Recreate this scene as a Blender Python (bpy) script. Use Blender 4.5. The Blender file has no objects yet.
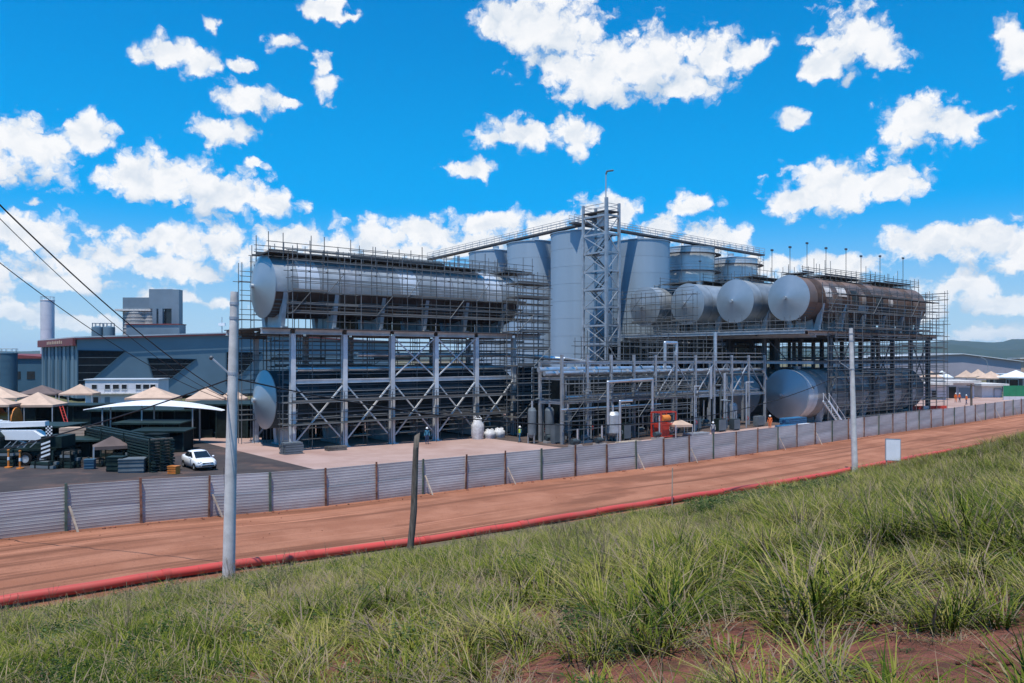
import bpy, math, random
from mathutils import Vector, Matrix, noise as mnoise
import numpy as np
R = math.radians
rnd = random.Random(7)
scene = bpy.context.scene
col = scene.collection

# ------------------------------------------------------------------ camera
F = 800.0            # focal length in pixels of a 1024 wide picture
HY = 357.0           # row of the horizon
CZ = 8.65            # eye height above the yard datum
cam_d = bpy.data.cameras.new('camera')
cam = bpy.data.objects.new('camera', cam_d); col.objects.link(cam)
cam_d.sensor_width = 36.0
cam_d.lens = 36.0 * F / 1024
cam_d.shift_y = (HY - 341.5) / 1024
cam_d.clip_start = 0.1; cam_d.clip_end = 40000
cam.location = (0, 0, CZ); cam.rotation_euler = (R(90), 0, 0)
scene.camera = cam

# ------------------------------------------------------------------ sky, clouds, sun, exposure
SUN_EL = 71.0
SUN_AZ = 252.0       # towards the sun, counter-clockwise from +X
sun_dir = Vector((math.cos(R(SUN_AZ)) * math.cos(R(SUN_EL)), math.sin(R(SUN_AZ)) * math.cos(R(SUN_EL)), math.sin(R(SUN_EL))))
sd = bpy.data.lights.new('sun', 'SUN'); sd.energy = 5.0; sd.angle = R(0.53); sd.color = (1.0, 0.95, 0.87)
sun = bpy.data.objects.new('sun', sd); col.objects.link(sun)
sun.rotation_euler = (-sun_dir).to_track_quat('-Z', 'Y').to_euler()

world = bpy.data.worlds.new('World'); scene.world = world; world.use_nodes = True
def build_world():
    nt = world.node_tree; nt.nodes.clear(); N = nt.nodes.new; L = nt.links.new
    def val(x, sock):
        if isinstance(x, (int, float)): sock.default_value = x
        elif isinstance(x, (tuple, list)): sock.default_value = x
        else: L(x, sock)
    def m(op, a, b=0.0, c=0.0, clamp=False):
        n = N('ShaderNodeMath'); n.operation = op; n.use_clamp = clamp
        val(a, n.inputs[0]); val(b, n.inputs[1]); val(c, n.inputs[2]); return n.outputs[0]
    def vm(op, a, b=(0, 0, 0), c=(0, 0, 0), out=0):
        n = N('ShaderNodeVectorMath'); n.operation = op
        val(a, n.inputs[0]); val(b, n.inputs[1])
        if op == 'MULTIPLY_ADD': val(c, n.inputs[2])
        return n.outputs['Value'] if op in ('LENGTH', 'DOT_PRODUCT') else n.outputs[0]
    def comb(x, y, z=0.0):
        n = N('ShaderNodeCombineXYZ'); val(x, n.inputs[0]); val(y, n.inputs[1]); val(z, n.inputs[2]); return n.outputs[0]
    def noise(v, scale, detail, rough=0.55, lac=2.0, color=False):
        n = N('ShaderNodeTexNoise'); L(v, n.inputs['Vector']); n.inputs['Scale'].default_value = scale
        n.inputs['Detail'].default_value = detail; n.inputs['Roughness'].default_value = rough
        n.inputs['Lacunarity'].default_value = lac
        return n.outputs['Color'] if color else n.outputs['Fac']
    def ss(x, lo, hi, a=0.0, b=1.0):
        n = N('ShaderNodeMapRange'); n.interpolation_type = 'SMOOTHSTEP'
        val(x, n.inputs[0]); n.inputs[1].default_value = lo; n.inputs[2].default_value = hi
        n.inputs[3].default_value = a; n.inputs[4].default_value = b; return n.outputs[0]
    def mix(f, a, b):
        n = N('ShaderNodeMix'); n.data_type = 'RGBA'; val(f, n.inputs[0]); val(a, n.inputs[6]); val(b, n.inputs[7]); return n.outputs[2]
    tc = N('ShaderNodeTexCoord'); D = tc.outputs['Generated']
    sx = N('ShaderNodeSeparateXYZ'); L(D, sx.inputs[0]); x, y, z = sx.outputs
    # deep tropical air: the sky is read a little higher up than the ray points
    zz = m('ADD', m('MULTIPLY', m('MAXIMUM', z, 0.0), 2.6), 0.05)
    dv = vm('NORMALIZE', comb(x, y, zz))
    sky = N('ShaderNodeTexSky'); sky.sky_type = 'NISHITA'; sky.sun_disc = False
    sky.sun_elevation = R(SUN_EL); sky.sun_rotation = R(90 - SUN_AZ)
    sky.altitude = 900; sky.air_density = 1.25; sky.dust_density = 0.3; sky.ozone_density = 3.0
    L(dv, sky.inputs[0])
    hs = N('ShaderNodeHueSaturation'); hs.inputs['Hue'].default_value = 0.480; hs.inputs['Saturation'].default_value = 1.9; hs.inputs['Value'].default_value = 1.5
    L(sky.outputs[0], hs.inputs['Color'])
    tint = N('ShaderNodeVectorMath'); tint.operation = 'MULTIPLY'; L(hs.outputs[0], tint.inputs[0]); tint.inputs[1].default_value = (.20, .92, 1.14)
    # paler air near the horizon
    el = m('ARCSINE', z); az = m('ARCTAN2', x, y)
    skyc = mix(ss(el, 0.06, 0.50, 1.0, 0.0), tint.outputs[0], (0.0, 3.5, 8.1, 1))
    skyc = mix(ss(el, 0.0, 0.19, 0.92, 0.0), skyc, (4.2, 6.0, 7.2, 1))
    # clouds: places given as azimuth / elevation, edges by fractal noise
    p = comb(az, el)
    w1 = vm('SUBTRACT', noise(p, 16, 3, color=True), (0.5, 0.5, 0.5))
    w2 = vm('SUBTRACT', noise(p, 55, 4, 0.6, color=True), (0.5, 0.5, 0.5))
    pw = vm('MULTIPLY_ADD', w1, (0.065, 0.035, 0), p)
    pw = vm('MULTIPLY_ADD', w2, (0.020, 0.016, 0), pw)
    CL = [(548,28,72,50),(600,72,82,40),(655,62,62,42),(712,58,58,28),(505,22,40,26),(690,90,50,16),(752,52,36,14),
          (520,134,66,22),(575,134,34,26),(476,168,38,13),(850,38,48,38),(880,52,30,18),(828,62,26,18),(1018,48,32,30),(915,124,44,36),(955,128,44,24),(985,122,24,10),
          (832,188,74,34),(890,182,40,26),(800,200,46,22),(795,119,26,13),(30,148,66,38),(-25,150,60,50),(88,132,30,24),(150,178,70,36),(215,188,74,34),(275,203,42,20),
          (165,52,36,20),(195,64,26,18),(140,56,20,9),(250,97,46,21),(292,104,14,8),(226,132,38,18),(328,90,18,21),(318,62,14,16),(325,12,36,12),(352,20,16,6),(285,41,26,10),(216,25,15,11),(255,160,15,8),(240,66,18,10),
          (25,240,84,36),(100,262,62,24),(-40,262,90,50),(150,240,44,18),(215,244,86,28),(290,238,60,24),(370,238,56,28),(430,232,52,30),(500,224,50,24),(548,226,44,24),(600,216,50,28),(660,232,60,22),
          (690,204,34,16),(722,236,40,20),(830,266,72,18),(775,262,34,12),(930,242,58,26),(985,240,66,28),(1050,245,80,36),(960,285,62,16),(1000,300,80,16),(905,310,60,14),(1010,335,90,12),
          (340,250,70,20),(400,252,70,16),(470,246,60,18),(740,262,60,16),(820,280,60,12),(700,246,50,18),(60,285,80,14),(170,272,70,16),(90,322,80,10),(10,315,60,13),(180,300,60,9),(30,203,15,8)]
    vo = N('ShaderNodeTexVoronoi'); vo.voronoi_dimensions = '2D'; vo.feature = 'SMOOTH_F1'; vo.inputs['Scale'].default_value = 30; vo.inputs['Detail'].default_value = 3
    vo.inputs['Roughness'].default_value = .55; vo.inputs['Smoothness'].default_value = .35; L(vm('MULTIPLY', vm('MULTIPLY_ADD', w2, (0.030, 0.030, 0), p), (1, 1.25, 0)), vo.inputs['Vector'])
    puff = m('SUBTRACT', 0.77, vo.outputs['Distance'])
    fine = m('ADD', m('MULTIPLY', m('SUBTRACT', noise(p, 40, 7, 0.52), 0.5), 0.55), m('MULTIPLY', puff, 0.50))
    n_a = noise(pw, 22, 5, 0.55)
    n_b = noise(vm('ADD', pw, (-0.006, 0.014, 0)), 22, 5, 0.55)
    relief = m('MULTIPLY', m('SUBTRACT', n_b, n_a), 2.0)
    horizon_fade = ss(el, -0.02, 0.10, 0.55, 0.985)
    clouds = []
    for (cx, cy, rx, ry) in CL:
        a0 = math.atan2(cx - 512, F)
        clouds.append((a0, math.atan2((HY - cy) * math.cos(a0), F), rx * .95 * math.cos(a0) / F, ry * .95 / F))
    groups = {}
    def cover(sub, dy):
        """how deep a direction lies inside the nearest of these clouds (a small node group of its own)"""
        key = tuple(sub)
        if key not in groups:
            g = bpy.data.node_groups.new('cloud_cover', 'ShaderNodeTree')
            g.interface.new_socket('Vector', in_out='INPUT', socket_type='NodeSocketVector'); g.interface.new_socket('Depth', in_out='OUTPUT', socket_type='NodeSocketFloat')
            gi, go = g.nodes.new('NodeGroupInput'), g.nodes.new('NodeGroupOutput'); best = None
            for (a0, e0, ra, re) in sub:
                v1 = g.nodes.new('ShaderNodeVectorMath'); v1.operation = 'MULTIPLY_ADD'; g.links.new(gi.outputs[0], v1.inputs[0])
                v1.inputs[1].default_value = (1 / ra, 1 / re, 0); v1.inputs[2].default_value = (-a0 / ra, -e0 / re, 0)
                v2 = g.nodes.new('ShaderNodeVectorMath'); v2.operation = 'LENGTH'; g.links.new(v1.outputs[0], v2.inputs[0]); q = v2.outputs['Value']
                if best is not None:
                    n = g.nodes.new('ShaderNodeMath'); n.operation = 'SMOOTH_MIN'; n.inputs[2].default_value = 0.22
                    g.links.new(best, n.inputs[0]); g.links.new(q, n.inputs[1]); q = n.outputs[0]
                best = q
            g.links.new(best, go.inputs[0]); groups[key] = g
        n = N('ShaderNodeGroup'); n.node_tree = groups[key]
        L(pw if dy == 0 else vm('ADD', pw, (0, -dy, 0)), n.inputs[0])
        return m('SUBTRACT', 1.0, n.outputs[0])
    def bg(c):
        b = N('ShaderNodeBackground'); b.inputs['Strength'].default_value = 0.12; val(c, b.inputs[0]); return b.outputs[0]
    def finish(d1, d2):
        dens = m('ADD', d1, m('MULTIPLY', fine, 1.25))
        alpha = ss(dens, 0.06, 0.52)
        shade = m('MULTIPLY', ss(m('SUBTRACT', d2, d1), 0.0, 0.8), 0.95)
        shade = m('ADD', shade, m('MULTIPLY', ss(dens, 0.35, 1.0), 0.10))
        shade = m('ADD', shade, m('MULTIPLY', m('SUBTRACT', 0.30, puff), 0.35))
        shade = m('ADD', shade, m('MAXIMUM', relief, -0.10), clamp=True)
        cc = mix(shade, (8.2, 8.25, 8.35, 1), (4.6, 5.5, 6.6, 1))
        return bg(mix(m('MULTIPLY', alpha, horizon_fade), skyc, cc))
    def choose(f, a, b):
        n = N('ShaderNodeMixShader'); val(f, n.inputs[0]); L(a, n.inputs[1]); L(b, n.inputs[2]); return n.outputs[0]
    def leaf(sub): return finish(cover(sub, 0.0), cover(sub, -0.030)) if sub else bg(skyc)
    def pick(lo_a, hi_a, lo_e, hi_e):
        return [c for c in clouds if c[0] + c[2] * 1.6 + .05 > lo_a and c[0] - c[2] * 1.6 - .05 < hi_a and c[1] + c[3] * 1.6 + .05 > lo_e and c[1] - c[3] * 1.6 - .05 < hi_e]
    def tree(lo_a, hi_a, lo_e, hi_e, k):
        """split the clouds by direction so that each ray only looks at those near it"""
        if k == 0: return leaf(pick(lo_a, hi_a, lo_e, hi_e))
        if k == 2:
            e = 0.2; return choose(m('GREATER_THAN', el, e), tree(lo_a, hi_a, lo_e, e, k - 1), tree(lo_a, hi_a, e, hi_e, k - 1))
        a = (lo_a + hi_a) / 2
        return choose(m('GREATER_THAN', az, a), tree(lo_a, a, lo_e, hi_e, k - 1), tree(a, hi_a, lo_e, hi_e, k - 1))
    front = tree(-.72, .72, -.1, .55, 4)
    # the rest of the sky carries the same kind of clouds
    gen = m('SUBTRACT', m('MULTIPLY', noise(comb(m('MULTIPLY', az, 0.8), m('MULTIPLY', el, 1.6)), 5.0, 6), 3.4), 2.35)
    rest = finish(gen, m('ADD', gen, 0.08))
    inframe = m('MULTIPLY', m('LESS_THAN', m('ABSOLUTE', az), 0.72), m('LESS_THAN', el, 0.50))
    sh = choose(inframe, rest, front)
    sh = choose(m('LESS_THAN', z, -0.02), sh, bg((1.2, 1.0, 0.9, 1)))
    wo = N('ShaderNodeOutputWorld'); L(sh, wo.inputs[0])
    world.cycles.sampling_method = 'MANUAL'; world.cycles.sample_map_resolution = 512
build_world()
vs = scene.view_settings
vs.view_transform = 'Standard'; vs.look = 'None'; vs.gamma = 1.0; vs.use_curve_mapping = False
vs.exposure = 0.0
scene.render.engine = 'CYCLES'
scene.cycles.max_bounces = 6; scene.cycles.diffuse_bounces = 3; scene.cycles.glossy_bounces = 3
scene.cycles.transparent_max_bounces = 6; scene.cycles.volume_bounces = 1
scene.cycles.use_denoising = True
scene.cycles.caustics_reflective = False; scene.cycles.caustics_refractive = False

# ------------------------------------------------------------------ site frame
U = Vector((0.771, 0.637, 0)).normalized(); V = Vector((-U.y, U.x, 0))
TH = math.atan2(U.y, U.x)
P0 = Vector((-21.6, 78.7, 0))
def S(a, b, z=0.0): return P0 + U * a + V * b + Vector((0, 0, z))
def AB(x, y):
    d = Vector((x, y, 0)) - P0
    return d.dot(U), d.dot(V)
def interp(x, pts):
    if x <= pts[0][0]: return pts[0][1]
    for (x0, y0), (x1, y1) in zip(pts, pts[1:]):
        if x <= x1:
            t = (x - x0) / (x1 - x0); t = t * t * (3 - 2 * t)
            return y0 + (y1 - y0) * t
    return pts[-1][1]
SAG = [(-60, 0.05), (-26, 0.0), (-9, -0.45), (22, -0.70), (72, -0.42), (110, -0.1), (160, 0.3)]
def hyard(a): return interp(a, SAG)
CA, CB = AB(0, 0)
BANK0 = -43.2
def hbank(a, b):
    """height of the grassy bank; b runs from the road edge towards the eye"""
    t = BANK0 - b
    if t <= 0: z = 0.0
    elif t < 32: z = t * 0.2225
    else: z = 7.12 + (t - 32) * 0.06
    z += .95 * math.exp(-((t - 7.5) / 5.0) ** 2) * min(1, max(0, (a - 18) / 30)) * min(1, max(0, t / 3))
    z += 0.10 * min(1, max(0, t)) * mnoise.noise((a * .35, b * .35, 1)) * 1.6 + 0.05 * mnoise.noise((a * 1.3, b * 1.3, 2)) * min(1, max(0, t))
    return hyard(a) + z

# ------------------------------------------------------------------ materials
def nodes_of(name):
    m = bpy.data.materials.new(name); m.use_nodes = True
    nt = m.node_tree; b = nt.nodes['Principled BSDF']
    return m, nt, b
def mat(name, c, rough=0.6, metal=0.0, var=0.12, scale=2.0, bump=0.0, bscale=None, rand=0.0, c2=None, stretch=None, spec=None, detail=6):
    """a coloured surface with blotches of its own, per-object tint and fine relief"""
    m, nt, b = nodes_of(name); N = nt.nodes.new; L = nt.links.new
    tc = N('ShaderNodeTexCoord'); v = tc.outputs['Object']
    if stretch:
        mp = N('ShaderNodeMapping'); mp.inputs['Scale'].default_value = stretch; L(v, mp.inputs[0]); v = mp.outputs[0]
    no = N('ShaderNodeTexNoise'); no.inputs['Scale'].default_value = scale; no.inputs['Detail'].default_value = detail; no.inputs['Roughness'].default_value = 0.6
    L(v, no.inputs['Vector'])
    rm = N('ShaderNodeMapRange'); rm.inputs[1].default_value = 0.3; rm.inputs[2].default_value = 0.7
    L(no.outputs['Fac'], rm.inputs[0])
    mx = N('ShaderNodeMix'); mx.data_type = 'RGBA'
    d = c2 if c2 else tuple(max(0, k * (1 - var * 2.2)) for k in c)
    hi = c if c2 else tuple(min(1, k * (1 + var)) for k in c)
    L(rm.outputs[0], mx.inputs[0]); mx.inputs[6].default_value = (*d, 1); mx.inputs[7].default_value = (*hi, 1)
    o = mx.outputs[2]
    if rand:
        oi = N('ShaderNodeObjectInfo'); r2 = N('ShaderNodeMapRange'); r2.inputs[3].default_value = 1 - rand; r2.inputs[4].default_value = 1 + rand
        L(oi.outputs['Random'], r2.inputs[0])
        mm = N('ShaderNodeVectorMath'); mm.operation = 'SCALE'; L(o, mm.inputs[0]); L(r2.outputs[0], mm.inputs['Scale']); o = mm.outputs[0]
    L(o, b.inputs['Base Color'])
    r3 = N('ShaderNodeMapRange'); r3.inputs[3].default_value = max(0.03, rough - 0.10); r3.inputs[4].default_value = min(1, rough + 0.12)
    L(no.outputs['Fac'], r3.inputs[0]); L(r3.outputs[0], b.inputs['Roughness'])
    b.inputs['Metallic'].default_value = metal
    if spec is not None: b.inputs['Specular IOR Level'].default_value = spec
    if bump:
        n2 = N('ShaderNodeTexNoise'); n2.inputs['Scale'].default_value = bscale or scale * 6; n2.inputs['Detail'].default_value = 5
        L(v, n2.inputs['Vector'])
        bp = N('ShaderNodeBump'); bp.inputs['Strength'].default_value = 1.0; bp.inputs['Distance'].default_value = bump
        L(n2.outputs['Fac'], bp.inputs['Height']); L(bp.outputs[0], b.inputs['Normal'])
    return m
M = {}
M['galv'] = mat('galvanised_steel', (.46, .48, .50), .5, .55, .12, 1.5, rand=.10)
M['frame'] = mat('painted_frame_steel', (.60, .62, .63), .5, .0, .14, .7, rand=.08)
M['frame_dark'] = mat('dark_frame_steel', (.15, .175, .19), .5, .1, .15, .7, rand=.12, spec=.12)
M['tube'] = mat('scaffold_tube', (.15, .16, .165), .55, .15, .2, 1.0, rand=.45, spec=.25)
M['board'] = mat('scaffold_board', (.15, .14, .125), .75, .0, .25, 1.2, rand=.3, spec=.12)
M['steel_tank'] = mat('brushed_stainless', (.44, .47, .48), .5, .55, .14, .5, rand=.16)
M['steel_cone'] = mat('stainless_cone', (.40, .44, .46), .42, .6, .06, .4, rand=.03)
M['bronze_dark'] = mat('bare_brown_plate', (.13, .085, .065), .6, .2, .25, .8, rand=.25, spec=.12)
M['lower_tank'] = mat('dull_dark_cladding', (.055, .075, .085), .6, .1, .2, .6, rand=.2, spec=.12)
M['net'] = mat('shade_sheet', (.010, .016, .018), .9, 0, .3, 1.0, rand=.3, spec=.12)  # near-black colour standing in for shade on the added sheets
M['bronze_tank'] = mat('primed_tank_plate', (.30, .19, .14), .5, .45, .2, .6, rand=.16, c2=(.20, .14, .11))
M['wool'] = mat('pale_insulation', (.62, .60, .58), .75, .1, .1, 1.0, rand=.1)
M['silo'] = mat('silo_steel', (.36, .45, .52), .5, .3, .05, .25, rand=.035, stretch=(1, 1, .12))
M['silo_band'] = mat('silo_cladding', (.70, .72, .73), .4, .45, .08, .6, rand=.08)
M['pipe'] = mat('clad_pipe', (.66, .68, .70), .32, .8, .06, 1.0, rand=.06)
M['fence'] = mat('corrugated_zinc', (.50, .495, .48), .6, .05, .16, .9, rand=.16, stretch=(.25, 1, 1.5))
M['rust_post'] = mat('rusty_post', (.24, .12, .08), .8, .0, .3, 3, rand=.3, spec=.12)
M['green_post'] = mat('green_post', (.08, .12, .09), .6, .0, .2, 3, rand=.2)
M['timber'] = mat('grey_timber', (.16, .135, .11), .85, 0, .3, 3, .01, 14, stretch=(4, 4, .5), spec=.12)
M['pale_wood'] = mat('pale_wood', (.50, .40, .30), .8, 0, .2, 3, rand=.2)
M['concrete'] = mat('concrete', (.64, .61, .57), .85, 0, .14, 1.6, .004, 30)
M['concrete_old'] = mat('weathered_concrete', (.36, .33, .31), .9, 0, .2, .3, stretch=(1, 1, .3), spec=.12)
M['redpipe'] = mat('red_plastic', (.58, .05, .04), .5, 0, .10, .5, rand=.10, c2=(.44, .085, .055))
M['white'] = mat('white_paint', (.78, .79, .80), .45, 0, .05, .8)
M['car'] = mat('car_white', (.80, .81, .83), .18, 0, .02, 1)
M['glass'] = mat('dark_glass', (.012, .018, .024), .08, 0, .1, 1)
M['dull_glass'] = mat('dark_louvre_glass', (.010, .013, .016), .5, 0, .2, 1, spec=.08)  # near-black, low-gloss window glazing
M['black'] = mat('black_rubber', (.015, .015, .016), .8, 0, .2, 4, spec=.12)
M['cable'] = mat('black_cable', (.012, .012, .014), .6, 0, .1, 4)
M['darkgreen'] = mat('dark_green_steel', (.020, .038, .035), .55, .1, .25, 1.5, rand=.3, spec=.12)
M['shed'] = mat('dark_shade_net', (.012, .020, .020), .85, 0, .3, 1.5, rand=.2, spec=.12)
M['blue_clad'] = mat('blue_cladding', (.15, .23, .285), .5, .15, .06, .12, rand=.06)
M['blue_dark'] = mat('blue_grey_cladding', (.06, .125, .18), .55, .1, .08, .15, rand=.06, spec=.12)
M['grey_clad'] = mat('grey_blue_cladding', (.16, .215, .26), .55, .1, .07, .2, rand=.05)
M['lilac_clad'] = mat('grey_lilac_cladding', (.36, .33, .37), .6, .0, .07, .1, rand=.06)
M['red_trim'] = mat('red_trim', (.20, .035, .035), .55, 0, .15, .5)
M['roof_pale'] = mat('pale_roof_sheet', (.60, .62, .63), .5, .2, .08, .3)
M['tan'] = mat('tan_canvas', (.56, .40, .30), .85, 0, .10, .7, rand=.10, spec=.12)
M['brown_canvas'] = mat('brown_canvas', (.16, .12, .11), .85, 0, .12, .7, rand=.1, spec=.12)
M['membrane'] = mat('white_membrane', (.74, .76, .76), .6, 0, .08, .4)
M['red'] = mat('red_enamel', (.55, .05, .03), .45, 0, .15, 2, rand=.1)
M['orange'] = mat('orange_plastic', (.62, .20, .03), .5, 0, .12, 2, rand=.1)
M['blue'] = mat('blue_plastic', (.03, .16, .32), .5, 0, .15, 2, rand=.25)
M['bag'] = mat('white_woven_bag', (.62, .61, .60), .85, 0, .15, 3, .02, 9, rand=.1)
M['skin'] = mat('skin', (.26, .15, .10), .55, 0, .05, 6)
M['navy'] = mat('navy_cloth', (.03, .06, .14), .9, 0, .15, 6)
M['teal_cloth'] = mat('teal_cloth', (.04, .18, .28), .9, 0, .15, 6)
M['orange_cloth'] = mat('orange_vest', (.75, .16, .03), .8, 0, .12, 6)
M['hivis'] = mat('lime_vest', (.50, .62, .05), .8, 0, .12, 6)
M['grey_cloth'] = mat('grey_cloth', (.30, .30, .31), .9, 0, .15, 6)
M['helmet'] = mat('white_helmet', (.8, .8, .78), .35, 0, .03, 6)
M['beige_wall'] = mat('off_white_wall', (.62, .62, .66), .8, 0, .06, .4)
M['green_panel'] = mat('green_panel', (.02, .22, .10), .55, 0, .1, .6)
M['lamp'] = mat('lamp_grey', (.10, .11, .12), .5, .3, .1, 3)
M['plate'] = mat('steel_floor', (.13, .13, .135), .7, .2, .2, .8, spec=.12)

def dusty(src, name, dust, z0, z1):
    """the same sheet with red mud splashed up from its foot"""
    m = M[src].copy(); m.name = name; nt = m.node_tree; N = nt.nodes.new; L = nt.links.new; b = nt.nodes['Principled BSDF']
    old = b.inputs['Base Color'].links[0].from_socket
    tc = N('ShaderNodeTexCoord'); sp = N('ShaderNodeSeparateXYZ'); L(tc.outputs['Object'], sp.inputs[0])
    g = N('ShaderNodeNewGeometry'); no = N('ShaderNodeTexNoise'); no.inputs['Scale'].default_value = 1.1; no.inputs['Detail'].default_value = 6; L(g.outputs['Position'], no.inputs['Vector'])
    r = N('ShaderNodeMapRange'); r.inputs[1].default_value = z0; r.inputs[2].default_value = z1; r.inputs[3].default_value = 1.0; r.inputs[4].default_value = 0.0; L(sp.outputs[2], r.inputs[0])
    mu = N('ShaderNodeMath'); mu.operation = 'MULTIPLY'; L(r.outputs[0], mu.inputs[0]); L(no.outputs['Fac'], mu.inputs[1])
    mx = N('ShaderNodeMix'); mx.data_type = 'RGBA'; L(mu.outputs[0], mx.inputs[0]); L(old, mx.inputs[6]); mx.inputs[7].default_value = (*dust, 1); L(mx.outputs[2], b.inputs['Base Color'])
    return m
M['fence_low'] = dusty('fence', 'muddy_zinc', (.30, .13, .08), 0.0, 0.75)
def ground_mat(name, ca, cb, cc, s1, s2, bump, tracks=False):
    m, nt, b = nodes_of(name); N = nt.nodes.new; L = nt.links.new
    tc = N('ShaderNodeTexCoord'); v = tc.outputs['Object']
    def nz(scale, det, st=None, ro=.6):
        vv = v
        if st:
            mp = N('ShaderNodeMapping'); mp.inputs['Scale'].default_value = st; L(v, mp.inputs[0]); vv = mp.outputs[0]
        n = N('ShaderNodeTexNoise'); n.inputs['Scale'].default_value = scale; n.inputs['Detail'].default_value = det; n.inputs['Roughness'].default_value = ro
        L(vv, n.inputs['Vector']); return n.outputs['Fac']
    def rng(f, lo, hi):
        r = N('ShaderNodeMapRange'); r.interpolation_type = 'SMOOTHSTEP'; r.inputs[1].default_value = lo; r.inputs[2].default_value = hi; L(f, r.inputs[0]); return r.outputs[0]
    def mixc(f, a, bb):
        x = N('ShaderNodeMix'); x.data_type = 'RGBA'; L(f, x.inputs[0])
        for k, s in ((a, 6), (bb, 7)):
            if isinstance(k, tuple): x.inputs[s].default_value = (*k, 1)
            else: L(k, x.inputs[s])
        return x.outputs[2]
    o = mixc(rng(nz(s1, 7), .35, .65), ca, cb)
    o = mixc(rng(nz(s2, 6), .5, .72), o, cc)
    if tracks:
        o = mixc(rng(nz(1.0, 4, (.03, 1.3, 1)), .46, .62), o, tuple(k * .62 for k in cb))
        o = mixc(rng(nz(.22, 6, (.5, 1.6, 1)), .52, .66), o, tuple(k * .70 for k in cb))
        o = mixc(rng(nz(1.0, 5, (.02, 2.6, 1)), .60, .72), o, tuple(min(1, k * 1.3) for k in ca))
        o = mixc(rng(nz(9.0, 4), .62, .70), o, tuple(k * .6 for k in cb))
    L(o, b.inputs['Base Color']); b.inputs['Roughness'].default_value = .95; b.inputs['Specular IOR Level'].default_value = .15
    bp = N('ShaderNodeBump'); bp.inputs['Distance'].default_value = bump; L(nz(5.0, 8, None, .7), bp.inputs['Height']); L(bp.outputs[0], b.inputs['Normal'])
    return m
M['road'] = ground_mat('red_dirt_road', (.385, .168, .100), (.31, .126, .072), (.25, .098, .055), .35, .12, .08, True)
M['yard'] = ground_mat('pale_red_yard', (.42, .29, .25), (.36, .24, .20), (.30, .18, .145), .3, .1, .04)
M['asphalt'] = ground_mat('dusty_asphalt', (.07, .058, .055), (.05, .042, .042), (.16, .095, .075), .4, .18, .02)
M['slab'] = ground_mat('dark_slab', (.10, .075, .065), (.07, .055, .05), (.16, .10, .08), .5, .2, .02)  # darker ground laid under the pipe rack and plant
M['soil'] = ground_mat('red_soil', (.36, .13, .085), (.21, .08, .052), (.10, .068, .04), 2.2, 1.1, .16)
M['far'] = ground_mat('far_land', (.16, .13, .08), (.10, .11, .05), (.24, .14, .10), .01, .004, .1)
M['hill'] = ground_mat('hill_cover', (.030, .050, .028), (.020, .036, .020), (.06, .06, .035), .012, .004, .5)

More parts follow.
